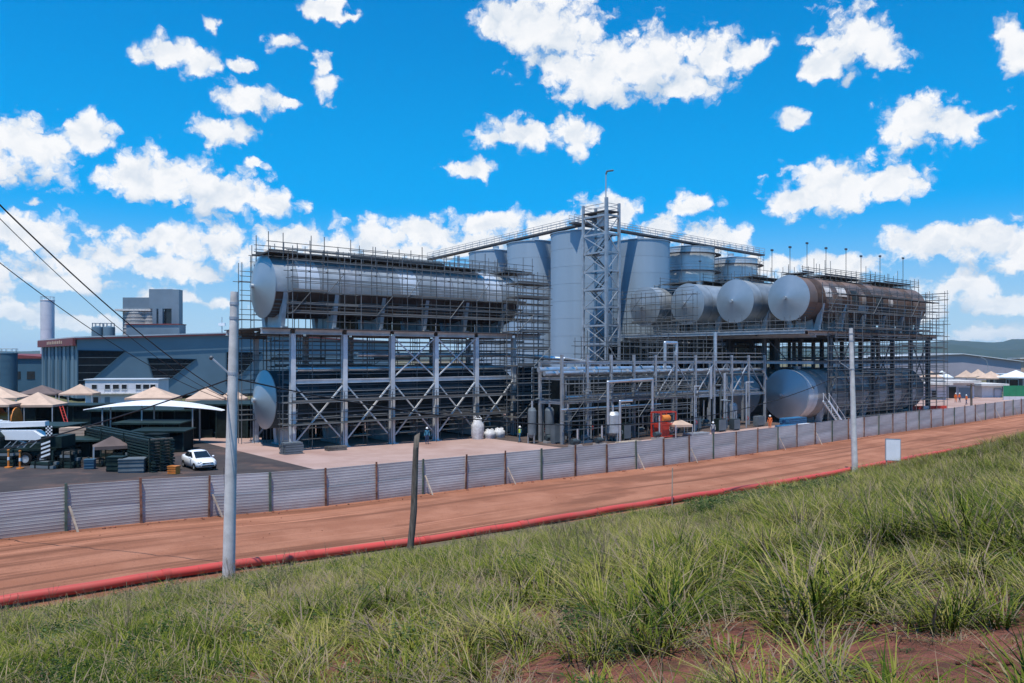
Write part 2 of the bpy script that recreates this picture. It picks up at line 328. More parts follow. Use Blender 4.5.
# ------------------------------------------------------------------ mesh helpers
class MB:
    def __init__(s): s.v = []; s.f = []; s.sm = []; s.mi = []; s.m = 0
    def add(s, vs, fs, smooth=False):
        o = len(s.v); s.v += [tuple(p) for p in vs]
        for f in fs:
            s.f.append([i + o for i in f]); s.sm.append(smooth); s.mi.append(s.m)
        return s
    def box(s, x0, x1, y0, y1, z0, z1):
        return s.add([(x0, y0, z0), (x1, y0, z0), (x1, y1, z0), (x0, y1, z0), (x0, y0, z1), (x1, y0, z1), (x1, y1, z1), (x0, y1, z1)],
                     [(0, 3, 2, 1), (4, 5, 6, 7), (0, 1, 5, 4), (1, 2, 6, 5), (2, 3, 7, 6), (3, 0, 4, 7)])
    def _fr(s, p, q, up=(0, 0, 1)):
        d = Vector(q) - Vector(p); L = d.length; d.normalize(); up = Vector(up)
        if abs(d.dot(up)) > .98: up = Vector((1, 0, 0))
        x = d.cross(up).normalized(); y = x.cross(d).normalized()
        return d, x, y
    def bar(s, p, q, w, h, up=(0, 0, 1)):
        d, x, y = s._fr(p, q, up); p = Vector(p); q = Vector(q); vs = []
        for e in (p, q):
            for i, j in ((-1, -1), (1, -1), (1, 1), (-1, 1)): vs.append(e + x * (i * w / 2) + y * (j * h / 2))
        return s.add(vs, [(3, 2, 1, 0), (4, 5, 6, 7), (0, 1, 5, 4), (1, 2, 6, 5), (2, 3, 7, 6), (3, 0, 4, 7)])
    def ibeam(s, p, q, w, h, t=.06, up=(0, 0, 1)):
        d, x, y = s._fr(p, q, up); p = Vector(p); q = Vector(q)
        s.bar(p + y * (h / 2 - t / 2), q + y * (h / 2 - t / 2), w, t, up)
        s.bar(p - y * (h / 2 - t / 2), q - y * (h / 2 - t / 2), w, t, up)
        return s.bar(p, q, t, h - 2 * t, up)
    def tube(s, p, q, r, n=6, r2=None, caps=True):
        d, x, y = s._fr(p, q); r2 = r if r2 is None else r2; vs = []
        for e, rr in ((Vector(p), r), (Vector(q), r2)):
            for k in range(n):
                a = 2 * math.pi * k / n; vs.append(e + x * (math.cos(a) * rr) + y * (math.sin(a) * rr))
        s.add(vs, [(k, (k + 1) % n, n + (k + 1) % n, n + k) for k in range(n)], True)
        if caps: s.add(vs, [tuple(range(n))[::-1], tuple(range(n, 2 * n))])
        return s
    def pipe(s, pts, r, n=8):
        for p, q in zip(pts, pts[1:]): s.tube(p, q, r, n)
        for p in pts[1:-1]: s.ball(p, r * 1.02, 6, 4)
        return s
    def ball(s, c, r, n=10, k=6, sz=1.0):
        c = Vector(c); vs = []; fs = []
        for j in range(k + 1):
            t = math.pi * j / k
            for i in range(n):
                a = 2 * math.pi * i / n; vs.append(c + Vector((math.sin(t) * math.cos(a) * r, math.sin(t) * math.sin(a) * r, math.cos(t) * r * sz)))
        for j in range(k):
            for i in range(n): fs.append((j * n + i, (j + 1) * n + i, (j + 1) * n + (i + 1) % n, j * n + (i + 1) % n))
        return s.add(vs, fs, True)
    def lathe(s, prof, n=32, axis='z', c=(0, 0, 0), a0=0.0, a1=2 * math.pi):
        c = Vector(c); full = abs(a1 - a0 - 2 * math.pi) < 1e-6; nn = n if full else n + 1
        for (r0, t0), (r1, t1) in zip(prof, prof[1:]):
            vs = []
            for r, t in ((r0, t0), (r1, t1)):
                for k in range(nn):
                    a = a0 + (a1 - a0) * k / n
                    w = Vector((math.cos(a) * r, math.sin(a) * r, t)) if axis == 'z' else Vector((t, math.cos(a) * r, math.sin(a) * r))
                    vs.append(c + w)
            s.add(vs, [(k, (k + 1) % nn, nn + (k + 1) % nn, nn + k) for k in range(n)], True)
        return s
    def prism(s, poly, y0, y1):           # poly in x-z, extruded along y
        n = len(poly); vs = [(x, y0, z) for x, z in poly] + [(x, y1, z) for x, z in poly]
        return s.add(vs, [tuple(range(n)), tuple(range(n, 2 * n))[::-1]] + [(k, n + k, n + (k + 1) % n, (k + 1) % n) for k in range(n)])
    def mesh(s, name, mats, off=(0, 0, 0)):
        me = bpy.data.meshes.new(name)
        ox, oy, oz = off
        me.from_pydata([(x - ox, y - oy, z - oz) for x, y, z in s.v], [], s.f)
        for mm in (mats if isinstance(mats, (list, tuple)) else [mats]): me.materials.append(M[mm] if isinstance(mm, str) else mm)
        me.polygons.foreach_set('use_smooth', s.sm); me.polygons.foreach_set('material_index', s.mi)
        me.update(); return me
    def part(s, name, m, parent):         # vertices are in site coordinates of the parent's frame
        return link(name, s.mesh(name, m, ORIG.get(parent.name, (0, 0, 0))), parent)
def link(name, me, parent=None):
    o = bpy.data.objects.new(name, me); col.objects.link(o)
    if parent is not None: o.parent = parent
    return o
ORIG = {}
def tag(o, label, cat, group=None, kind=None):
    if label: o['label'] = label
    if cat: o['category'] = cat
    if group: o['group'] = group
    if kind: o['kind'] = kind
    return o
def site(name, label, cat, a, b, z=0.0, group=None):
    """Empty in the site frame: its parts are written in site coordinates"""
    o = bpy.data.objects.new(name, None); col.objects.link(o)
    o.location = S(a, b, z); o.rotation_euler = (0, 0, TH); o.empty_display_size = .2
    ORIG[o.name] = (a, b, z)
    return tag(o, label, cat, group)
def place(name, label, cat, loc, rz=0.0, group=None):
    o = bpy.data.objects.new(name, None); col.objects.link(o)
    o.location = loc; o.rotation_euler = (0, 0, rz); o.empty_display_size = .2
    return tag(o, label, cat, group)
def solo(name, mb, m, label, cat, a, b, z=0.0, group=None, kind=None):
    o = link(name, mb.mesh(name, m, (a, b, z))); o.location = S(a, b, z); o.rotation_euler = (0, 0, TH)
    return tag(o, label, cat, group, kind)
def copy_tree(o, parent=None):
    c = o.copy(); col.objects.link(c); c.parent = parent
    for ch in o.children: copy_tree(ch, c)
    return c
UNIT = {}
def unit_tube(r, m):
    k = (round(r, 4), m)
    if k not in UNIT: UNIT[k] = MB().tube((0, 0, 0), (1, 0, 0), r, 6).mesh('tube', m)
    return UNIT[k]
def unit_box(m):
    k = ('box', m)
    if k not in UNIT: UNIT[k] = MB().box(0, 1, -.5, .5, -.5, .5).mesh('piece', m)
    return UNIT[k]
def stretch(name, me, p, q, parent, w=1.0, h=1.0):
    """a shared unit mesh laid from p to q (site coordinates of parent)"""
    o = link(name, me, parent); off = Vector(ORIG.get(parent.name, (0, 0, 0)))
    p = Vector(p); q = Vector(q); d = q - p
    o.location = p - off; o.rotation_mode = 'QUATERNION'; o.rotation_quaternion = d.to_track_quat('X', 'Z'); o.scale = (d.length, w, h)
    return o
def st_tube(name, p, q, parent, r=.035, m='tube'): return stretch(name, unit_tube(r, m), p, q, parent)
def st_box(name, p, q, parent, w, h, m): return stretch(name, unit_box(m), p, q, parent, w, h)

# ------------------------------------------------------------------ ground, road, bank, hills
def grid(name, a_list, b_list, hf, m, kind='structure'):
    vs = []; fs = []; nb = len(b_list)
    for a in a_list:
        for b in b_list: vs.append((a, b, hf(a, b)))
    for i in range(len(a_list) - 1):
        for j in range(nb - 1): fs.append((i * nb + j, (i + 1) * nb + j, (i + 1) * nb + j + 1, i * nb + j + 1))
    mb = MB(); mb.add(vs, fs, True)
    o = link(name, mb.mesh(name, m)); o.location = P0; o.rotation_euler = (0, 0, TH); o['kind'] = kind
    return o
def lin(a, b, n): return [a + (b - a) * i / (n - 1) for i in range(n)]
far_a = [-9000, -5000, -2500, -1200, -600, -300] + lin(-200, 300, 26) + [400, 700, 1300, 2500, 5000, 9000]
far_b = [-9000, -4000, -1500, -600, -300, -160] + lin(-120, 200, 17) + [300, 500, 900, 1700, 3200, 6000, 9000]
def hfar(a, b):
    t = BANK0 - b
    if t > 0: return hyard(a) - .6 + min(t, 32) * .2225 - .9 + max(0, min(t - 32, 60)) * .05
    return hyard(a) - .35 - max(0, b - 60) * .0004 * (1 if b < 2000 else 0) - (1.0 if b > 80 else 0)
grid('ground', far_a, far_b, hfar, 'far')
grid('dirt_yard', lin(-80, 150, 116), lin(-30.2, 62, 24), lambda a, b: hyard(a), 'yard')
grid('plant_slab', lin(23, 64.5, 24), lin(-14.6, 24, 10), lambda a, b: hyard(a) + .012, 'slab')
grid('asphalt_yard', lin(-80, -4.5, 40), lin(-29.6, 40, 12), lambda a, b: hyard(a) + .012, 'asphalt')
def hroad(a, b):
    t = (b + 36) / 6.0
    z = hyard(a) + .06 * (1 - t * t) + .025 * mnoise.noise((a * .15, b * 1.1, 0))
    for bc, dp in ((-33.2, .05), (-35.0, .045), (-37.4, .05), (-39.2, .04)):
        z -= dp * math.exp(-((b - bc - .25 * math.sin(a * .08 + bc)) / .28) ** 2) * (.7 + .6 * mnoise.noise((a * .3, bc, 4)))
    if b < -41.6: z = hyard(a) - .05
    if b > -30.8: z += .06
    # trench beside the red pipe
    if b < -42.3: z -= .34
    if b < -43.1: z = hyard(a) - .1
    return z
grid('dirt_road', lin(-80, 150, 231), [-43.7, -43.2, -43.05, -42.7, -42.4, -42.25, -41.9, -41.5, -41.0, -40.5] + lin(-40, -29.9, 60), hroad, 'road')
grid('grass_bank', lin(-95, 120, 260), lin(-130, -80, 12) + lin(-79, BANK0 - .0, 76), hbank, 'soil')

def hills(name, pts, dist, depth, seed):
    vs = []; fs = []; rows = 14; n = 220
    a0, a1 = R(-48), R(52)
    for i in range(n + 1):
        az = a0 + (a1 - a0) * i / n; px = 512 + F * math.tan(az)
        top = interp(px, pts) * dist / F
        for j in range(rows + 1):
            t = j / rows; d = dist + (t - .5) * depth
            z = top * math.sin(math.pi * t) ** .8
            z *= 1 + .35 * mnoise.noise((az * 30 + seed, t * 3, seed)) * (0 if j in (0, rows) else 1) + .12 * mnoise.noise((az * 110 + seed, t * 9, seed))
            vs.append((math.sin(az) * d, math.cos(az) * d, -8 + max(0, z + 8 * (1 if 0 < j < rows else 0))))
    for i in range(n):
        for j in range(rows): fs.append((i * (rows + 1) + j, (i + 1) * (rows + 1) + j, (i + 1) * (rows + 1) + j + 1, i * (rows + 1) + j + 1))
    mb = MB(); mb.add(vs, fs, True); o = link(name, mb.mesh(name, 'hill')); o['kind'] = 'structure'
hills('hills', [(-200, 6), (40, 6), (300, 5), (700, 8), (900, 12), (960, 15), (1010, 14), (1080, 13), (1300, 20)], 6200, 2000, 3.1)
hills('hills', [(-200, 4), (200, 3), (880, 7), (940, 11), (1000, 8), (1060, 12), (1300, 9)], 4600, 1200, 8.7)

# ------------------------------------------------------------------ fence
def build_fence():
    FB = -29.9; a0 = -25.3; PL = 3.49; H = 1.16
    t = site('corrugated_fence', 'long corrugated grey metal fence with rusty posts along the red dirt road', 'fence', 40, FB, hyard(40))
    mb = MB(); prof = []; np_ = 7; pit = H / np_
    for k in range(np_):
        z = k * pit
        prof += [(0, z), (0, z + pit * .6), (.0055, z + pit * .72), (.0055, z + pit * .9)]
    prof.append((0, H))
    for (y0, z0), (y1, z1) in zip(prof, prof[1:]):
        mb.add([(0, -y0, z0), (PL - .02, -y0, z0), (PL - .02, -y1, z1), (0, -y1, z1)], [(0, 1, 2, 3)])
    sheet = mb.mesh('sheet', 'fence'); sheet_low = mb.mesh('sheet', 'fence_low')
    post = {k: MB().box(-.06, .06, -.12, -.036, -.15, 2.42).mesh('post', k) for k in ('rust_post', 'green_post')}
    prop = MB().bar((0, -.16, 1.3), (.25, -.75, -.02), .10, .05).mesh('prop', 'pale_wood')
    off = Vector(ORIG[t.name]); rr = random.Random(3)
    for i in range(-7, 44):
        a = a0 + PL * i; h0 = hyard(a); h1 = hyard(a + PL); ang = -math.atan2(h1 - h0, PL)
        lift = .0 if i >= 0 else -.08
        for k in range(2):
            o = link('sheet', sheet if k else sheet_low, t)
            o.location = Vector((a + .01, FB + (.02 if k else 0) + rr.uniform(-.008, .008), h0 + .03 + k * 1.13 + lift)) - off
            o.rotation_euler = (rr.uniform(-.022, .022), ang + rr.uniform(-.006, .006), rr.uniform(-.004, .004))
        o = link('post', post['green_post' if i % 3 == 0 else 'rust_post'], t); o.location = Vector((a, FB, h0 + lift)) - off
        o.rotation_euler = (rr.uniform(-.02, .02), rr.uniform(-.02, .02), 0); o.scale = (rr.uniform(.7, 1.1), 1, rr.uniform(.96, 1.03))
        if i % 2 == 0 and rr.random() < .75:
            o = link('prop', prop, t); o.location = Vector((a + .12, FB, h0)) - off; o.rotation_euler = (0, 0, rr.uniform(-.3, .3))
build_fence()

# ------------------------------------------------------------------ tanks and their steel frames
def tank(name, label, a0, a1, b, zc, r, shell='steel_tank', under=None, head='steel_cone', group=None, bands=13, saddles=(), zs=None, depth=1.0):
    t = site(name, label, 'tank', a0, b, zc - r, group)
    n = bands; w = (a1 - a0 - 1.6) / n
    for k in range(n):
        x0 = a0 + .05 + k * w; mb = MB()
        rr = r + (.02 if k % 2 else 0)
        m_ = shell if isinstance(shell, str) else shell[k % len(shell)]
        pf = [(rr - .03, x0 + .02), (rr, x0 + .02), (rr, x0 + w - .02), (rr - .03, x0 + w - .02)]
        if under is None: mb.lathe(pf, 40, 'x', (0, b, zc)).part('shell_band', m_, t)
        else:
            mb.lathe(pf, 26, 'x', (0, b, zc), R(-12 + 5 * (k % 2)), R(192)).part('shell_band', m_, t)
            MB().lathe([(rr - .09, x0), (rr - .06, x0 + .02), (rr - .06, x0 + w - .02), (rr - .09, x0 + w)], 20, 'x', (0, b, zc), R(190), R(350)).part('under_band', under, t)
    MB().lathe([(r - .06, a0 + .1), (r - .06, a1 - 1.5)], 40, 'x', (0, b, zc)).part('inner_shell', 'frame_dark', t)
    MB().lathe([(.22, a0 - depth), (r + .06, a0 + .02), (r + .06, a0 + .10), (r - .05, a0 + .10)], 56, 'x', (0, b, zc)).part('conical_head', head, t)
    MB().lathe([(.001, a0 - depth - .25), (.24, a0 - depth - .25), (.24, a0 - depth + .08)], 16, 'x', (0, b, zc)).part('nozzle', 'steel_tank', t)
    pr = [(r + .02, a1 - 1.6)] + [(r * math.cos(x), a1 - 1.6 + 1.6 * math.sin(x)) for x in lin(.1, 1.5, 7)]
    MB().lathe(pr, 40, 'x', (0, b, zc)).part('dished_end', shell if isinstance(shell, str) else shell[0], t)
    for x in saddles:
        mb = MB(); wd = r * .92
        mb.prism([(-wd * .95, 0), (wd * .95, 0), (wd, .22), (-wd, .22)], -.3, .3)
        for q in (-1, 1):
            mb.prism([(q * wd * .50, .2), (q * wd * .80, .2), (q * r * .98, zc - zs - r * .12), (q * r * .80, zc - zs - r * .35)], -.22, .22)
        mb.prism([(-wd * .5, .2), (wd * .5, .2), (wd * .42, zc - zs - r * .86), (-wd * .42, zc - zs - r * .86)], -.06, .06)
        mb.v = [(x + yy, b + xx, zs + zz) for xx, yy, zz in mb.v]
        mb.part('saddle', 'frame', t)
    # top manway and line
    mb = MB(); xm = a0 + 3.0
    mb.lathe([(.45, zc + r - .2), (.45, zc + r + .35), (.52, zc + r + .35), (.52, zc + r + .45), (.001, zc + r + .5)], 14, 'z', (xm, b, 0))
    mb.part('manway', 'steel_tank', t)
    return t
LC = [0, 5.65, 11.3, 16.95, 22.6, 28.25]
ZL = -.55
def frame_left():
    t = site('tank_frame', 'grey two-storey steel frame with cross braces carrying the long clad tank', 'steel frame', 14, 3.5, ZL)
    for b in (0, 9.2):
        for a in LC:
            z0 = hyard(a) - .02
            c = MB(); c.ibeam((a, b, z0 + .05), (a, b, 10.95), .48, .50, .07, up=(0, 1, 0)); c = c.part('column', 'frame', t)
            p = MB(); p.box(a - .5, a + .5, b - .5, b + .5, z0, z0 + .09)
            for q in (-1, 1): p.prism([(a + q * .26, z0 + .09), (a + q * .48, z0 + .09), (a + q * .26, z0 + .6)], b - .03, b + .03)
            pm = p.mesh('base_plate', 'frame', ORIG[t.name]); link('base_plate', pm, c)
        for a, a2 in zip(LC, LC[1:]):
            MB().ibeam((a + .26, b, 11.15), (a2 - .26, b, 11.15), .35, .5).part('beam', 'frame', t)
            MB().ibeam((a + .26, b, 6.2), (a2 - .26, b, 6.2), .3, .42).part('beam', 'frame', t)
        MB().ibeam((-3.2, b, 11.15), (-.26, b, 11.15), .35, .5).part('beam', 'frame', t)
        MB().ibeam((28.5, b, 11.15), (32.5, b, 11.15), .35, .5).part('beam', 'frame', t)
    for a in LC:
        MB().ibeam((a, .26, 11.12), (a, 8.94, 11.12), .3, .45).part('cross_beam', 'frame_dark', t)
        MB().ibeam((a, .26, 6.2), (a, 8.94, 6.2), .25, .38).part('cross_beam', 'frame_dark', t)
    for i, (a, a2) in enumerate(zip(LC, LC[1:])):
        for b in ((-.12, 9.32) if i in (0, 2, 3, 4) else (9.32, -.12)):
            s0 = .14 if i % 2 else -.0
            MB().bar((a + .3, b, .3), (a2 - .3, b, 5.7), .14, .14).part('brace', 'frame', t)
            MB().bar((a + .3, b + .17, 5.7), (a2 - .3, b + .17, .3), .14, .14).part('brace', 'frame', t)
        if i in (2, 3):
            MB().bar((a + .3, -.1, 6.6), (a2 - .3, -.1, 10.7), .12, .12).part('brace', 'frame', t)
            MB().bar((a + .3, .07, 10.7), (a2 - .3, .07, 6.6), .12, .12).part('brace', 'frame', t)
    for k in range(12):
        a = -3.2 + k * 3.0
        MB().box(a, a + 2.94, -.8, 9.8, 11.42, 11.50).part('deck_plate', 'plate', t)
frame_left()
tank('horizontal_tank', 'long grey clad tank lying on top of the steel frame, pale cone facing the warehouse', -1.16, 31.6, 4.6, 15.82, 3.16, shell=('steel_tank', 'silo_band', 'steel_tank', 'galv', 'steel_tank'), under='bronze_dark',  # brighter bands: lighter panels, with highlight streaks put into the colour
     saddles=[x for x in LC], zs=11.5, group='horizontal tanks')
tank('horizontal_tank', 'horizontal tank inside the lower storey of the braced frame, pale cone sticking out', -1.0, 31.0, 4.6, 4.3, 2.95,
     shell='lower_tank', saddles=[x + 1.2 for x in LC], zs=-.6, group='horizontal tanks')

RC = [70.0, 76.0, 82.2, 88.3, 94.4, 100.4]
RB = [-17.6, -9.6, -1.2, 7.0, 15.2]
def frame_right():
    t = site('tank_frame', 'dark steel frame of many bays under the row of cone ended tanks', 'steel frame', 85, -5, -.5)
    for j, b in enumerate(RB):
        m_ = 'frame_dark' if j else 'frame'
        for i, a in enumerate([66.6] + RC):
            if i == 0 and j == 0: continue
            z0 = hyard(a) - .02
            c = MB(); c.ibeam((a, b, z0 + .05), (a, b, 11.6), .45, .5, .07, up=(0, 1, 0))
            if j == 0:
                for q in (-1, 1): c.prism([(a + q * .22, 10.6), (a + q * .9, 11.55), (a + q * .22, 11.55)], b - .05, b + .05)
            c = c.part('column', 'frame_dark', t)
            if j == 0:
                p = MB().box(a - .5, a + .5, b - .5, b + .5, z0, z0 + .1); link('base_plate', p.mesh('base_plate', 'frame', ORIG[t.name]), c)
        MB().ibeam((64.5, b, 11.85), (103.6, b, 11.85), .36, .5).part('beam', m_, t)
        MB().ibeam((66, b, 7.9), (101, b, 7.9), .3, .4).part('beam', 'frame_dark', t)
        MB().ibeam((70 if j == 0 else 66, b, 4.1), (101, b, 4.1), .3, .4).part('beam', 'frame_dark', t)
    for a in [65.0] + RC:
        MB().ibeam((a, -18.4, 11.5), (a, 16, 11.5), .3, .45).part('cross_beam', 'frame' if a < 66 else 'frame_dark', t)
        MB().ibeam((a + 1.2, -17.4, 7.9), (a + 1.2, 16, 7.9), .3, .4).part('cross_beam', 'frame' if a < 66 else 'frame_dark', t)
    for i, (a, a2) in enumerate(zip(RC, RC[1:])):
        if i in (0, 2, 4):
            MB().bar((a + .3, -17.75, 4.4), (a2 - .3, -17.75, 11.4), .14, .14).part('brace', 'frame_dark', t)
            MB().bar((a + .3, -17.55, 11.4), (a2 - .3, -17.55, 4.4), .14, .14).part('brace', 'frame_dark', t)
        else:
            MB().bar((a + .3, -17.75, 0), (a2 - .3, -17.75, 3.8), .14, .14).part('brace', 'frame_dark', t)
    for j, (b, b2) in enumerate(zip(RB, RB[1:])):
        MB().bar((66.5, b + .3, 4.4), (66.5, b2 - .3, 11.4), .13, .13).part('brace', 'frame_dark', t)
    for k in range(13):
        a = 64.2 + k * 3.05
        MB().box(a, a + 2.99, -18.8, 16.2, 12.12, 12.20).part('deck_plate', 'plate', t)
    # edge platform under the cones
    MB().box(61.6, 64.1, -18.8, 16.2, 12.12, 12.22).part('edge_platform', 'galv', t)
    MB().ibeam((61.6, -18.8, 11.9), (61.6, 16.2, 11.9), .2, .42).part('edge_beam', 'galv', t)
frame_right()
TB = [-13.8, -5.4, 2.9, 11.1]
UP = ['brown primed tank with pale insulation patches, front most of the four upper tanks', 'upper tank with shiny cone, second in from the brown tank',
      'upper tank with grey cone, third in from the brown tank', 'upper tank hidden behind the stair tower side, fourth in from the brown tank']
LO = ['big silver cone of the lower tank standing low behind the fence by blue tarpaulins', 'lower tank with shaded silver cone beside the big low cone',
      'lower tank with mostly hidden cone behind the pipe rack']
for i, b in enumerate(TB):
    sh = ('bronze_tank', 'bronze_dark', 'bronze_tank') if i == 0 else 'steel_tank'
    tank('horizontal_tank', UP[i], 65.9 - i * .35, 103.0, b, 16.75, 3.12, shell=sh, under='bronze_tank' if i == 0 else None, group='horizontal tanks', bands=16, saddles=RC if i == 0 else RC[:2], zs=12.22, depth=.75)
tk = [o for o in bpy.data.objects if o.get('label', '').startswith('brown primed')][0]
for x, w, lo, hi, m_ in ((70.2, 1.7, 148, 176, 'wool'), (73.6, 2.4, 145, 172, 'wool'), (77.4, 2.0, 152, 184, 'lower_tank'), (80.4, 1.2, 160, 186, 'concrete_old'), (84.6, 2.2, 160, 190, 'lower_tank'), (88.6, 1.4, 168, 186, 'wool'), (79.5, 3.0, 190, 206, 'wool'), (86.5, 2.4, 190, 206, 'lower_tank')):
    MB().lathe([(3.13, x), (3.18, x), (3.18, x + w), (3.13, x + w)], 8, 'x', (0, TB[0], 16.75), R(lo), R(hi)).part('insulation_patch', m_, tk)
for i, b in enumerate(TB[:3]):
    tank('horizontal_tank', LO[i], 65.2 + (0, 1.5, 3)[i], 101.5, b, 3.5, 3.42, shell=('wool', 'concrete_old') if i == 0 else 'steel_tank', group='horizontal tanks', bands=14, saddles=RC[:3], zs=-.55, depth=.85)

# ------------------------------------------------------------------ silos, walkway, stair tower
SILO = {'A2': (-3.1, 154.4, 28.5), 'A': (4.3, 145.5, 29.0), 'B': (11.8, 136.5, 29.4), 'C': (23.3, 145.0, 29.2), 'D': (33.8, 154.7, 29.3), 'E': (44.8, 163.8, 28.3)}
SL = {'A2': 'tall plain blue grey silo furthest from the stair tower', 'A': 'tall blue grey silo between two others behind the scaffold stair', 'B': 'foremost tall smooth silo beside the steel stair tower',
      'C': 'tall smooth silo standing on the far side of the stair tower', 'D': 'tall silo wrapped in bright banded cladding beside the last smooth one', 'E': 'scaffolded silo with ring platforms at the end of the silo row'}
for k, (x, y, zt) in SILO.items():
    r = 5.2; t = place('silo', SL[k], 'silo', (x, y, -.6), TH, 'tall vertical silos')
    clad = k in 'DE'; n = 10; z0 = 1.2; hh = (zt + .6 - z0) / n
    ring = MB().lathe([(r - .05, .015), (r, .015), (r, hh - .015), (r - .05, hh - .015)], 64).mesh('shell_ring', 'silo_band' if clad else 'silo')
    for i in range(n):
        o = link('shell_ring', ring, t); o.location.z = z0 + i * hh
        if clad: o.scale = (1 + .012 * (i % 2), 1 + .012 * (i % 2), 1)
    MB().lathe([(r - .07, z0), (r - .07, zt + .6)], 48).part('liner', 'silo', t)
    MB().lathe([(r + .12, zt + .6), (r + .12, zt + .75), (.6, zt + 2.0 - .4), (.6, zt + 2.1), (.001, zt + 2.1)], 48).part('roof', 'silo', t)
    MB().lathe([(r - .3, 0), (r - .3, 1.2)], 40).part('plinth', 'concrete_old', t)
    if clad:
        for i in range(5):
            z = zt + .6 - 1.2 - i * 3.3
            MB().lathe([(r + .25, z), (r + 1.25, z), (r + 1.25, z + .12), (r + .25, z + .12), (r + .25, z)], 24).part('ring_platform', 'plate', t)
            mb = MB()
            for kk in range(20):
                a = 2 * math.pi * kk / 20; a2 = 2 * math.pi * (kk + 1) / 20; c, s_ = math.cos(a) * (r + 1.22), math.sin(a) * (r + 1.22); c2, s2 = math.cos(a2) * (r + 1.22), math.sin(a2) * (r + 1.22)
                for q in (.6, 1.15): mb.tube((c, s_, z + q), (c2, s2, z + q), .03, 4)
            mb.part('ring_rail', 'tube', t)
        for kk in range(12):
            a = 2 * math.pi * kk / 12; c, s_ = math.cos(a), math.sin(a)
            st_tube('standard', (c * (r + 1.24), s_ * (r + 1.24), 0), (c * (r + 1.24), s_ * (r + 1.24), zt + 1.5 + rnd.uniform(0, .8)), t, .04)
def walkway():
    zb = 30.6
    t = place('rooftop_walkway', 'narrow railed walkway running over the tops of the tall silos', 'walkway', (SILO['B'][0], SILO['B'][1], zb))
    o = Vector((SILO['B'][0], SILO['B'][1], zb)); nU = -V * 3.4; nV = -U * 3.2
    b, e, a2 = [Vector((SILO[k][0], SILO[k][1], 0)) for k in ('B', 'E', 'A2')]
    a3 = a2 + (a2 - b).normalized() * 18
    for p, q, z0, z1 in [(b + nU - U * 5.5, e + nU + U * 6, 30.5, 29.6), (b + nV - V * 5.5, a3 + nV, 30.5, 28.9)]:
        p = p + Vector((0, 0, z0)) - o; q = q + Vector((0, 0, z1)) - o
        d = (q - p).normalized(); sd_ = d.cross(Vector((0, 0, 1))).normalized(); L_ = (q - p).length; n = int(L_ / 6)
        for i in range(n): MB().bar(p + d * (L_ * i / n + .03), p + d * (L_ * (i + 1) / n - .03), 1.3, .28).part('deck_section', 'plate', t)
        for sgn in (-1, 1):
            for i in range(n * 3 + 1):
                c = p + d * (L_ * i / (n * 3)) + sd_ * (sgn * .62); st_tube('rail_post', c, c + Vector((0, 0, 1.3)), t, .04, 'galv')
            for hgt in (.45, .85, 1.3):
                k = sd_ * (sgn * .62) + Vector((0, 0, hgt)); st_tube('rail', p + k, q + k, t, .04, 'galv')
    for k_ in (2, 10):
        c = a3 - (a3 - a2).normalized() * k_ + nV
        MB().bar(Vector((c.x, c.y, -1)) - o, Vector((c.x, c.y, 28.7)) - o, .3, .3).part('trestle_leg', 'galv', t)
walkway()
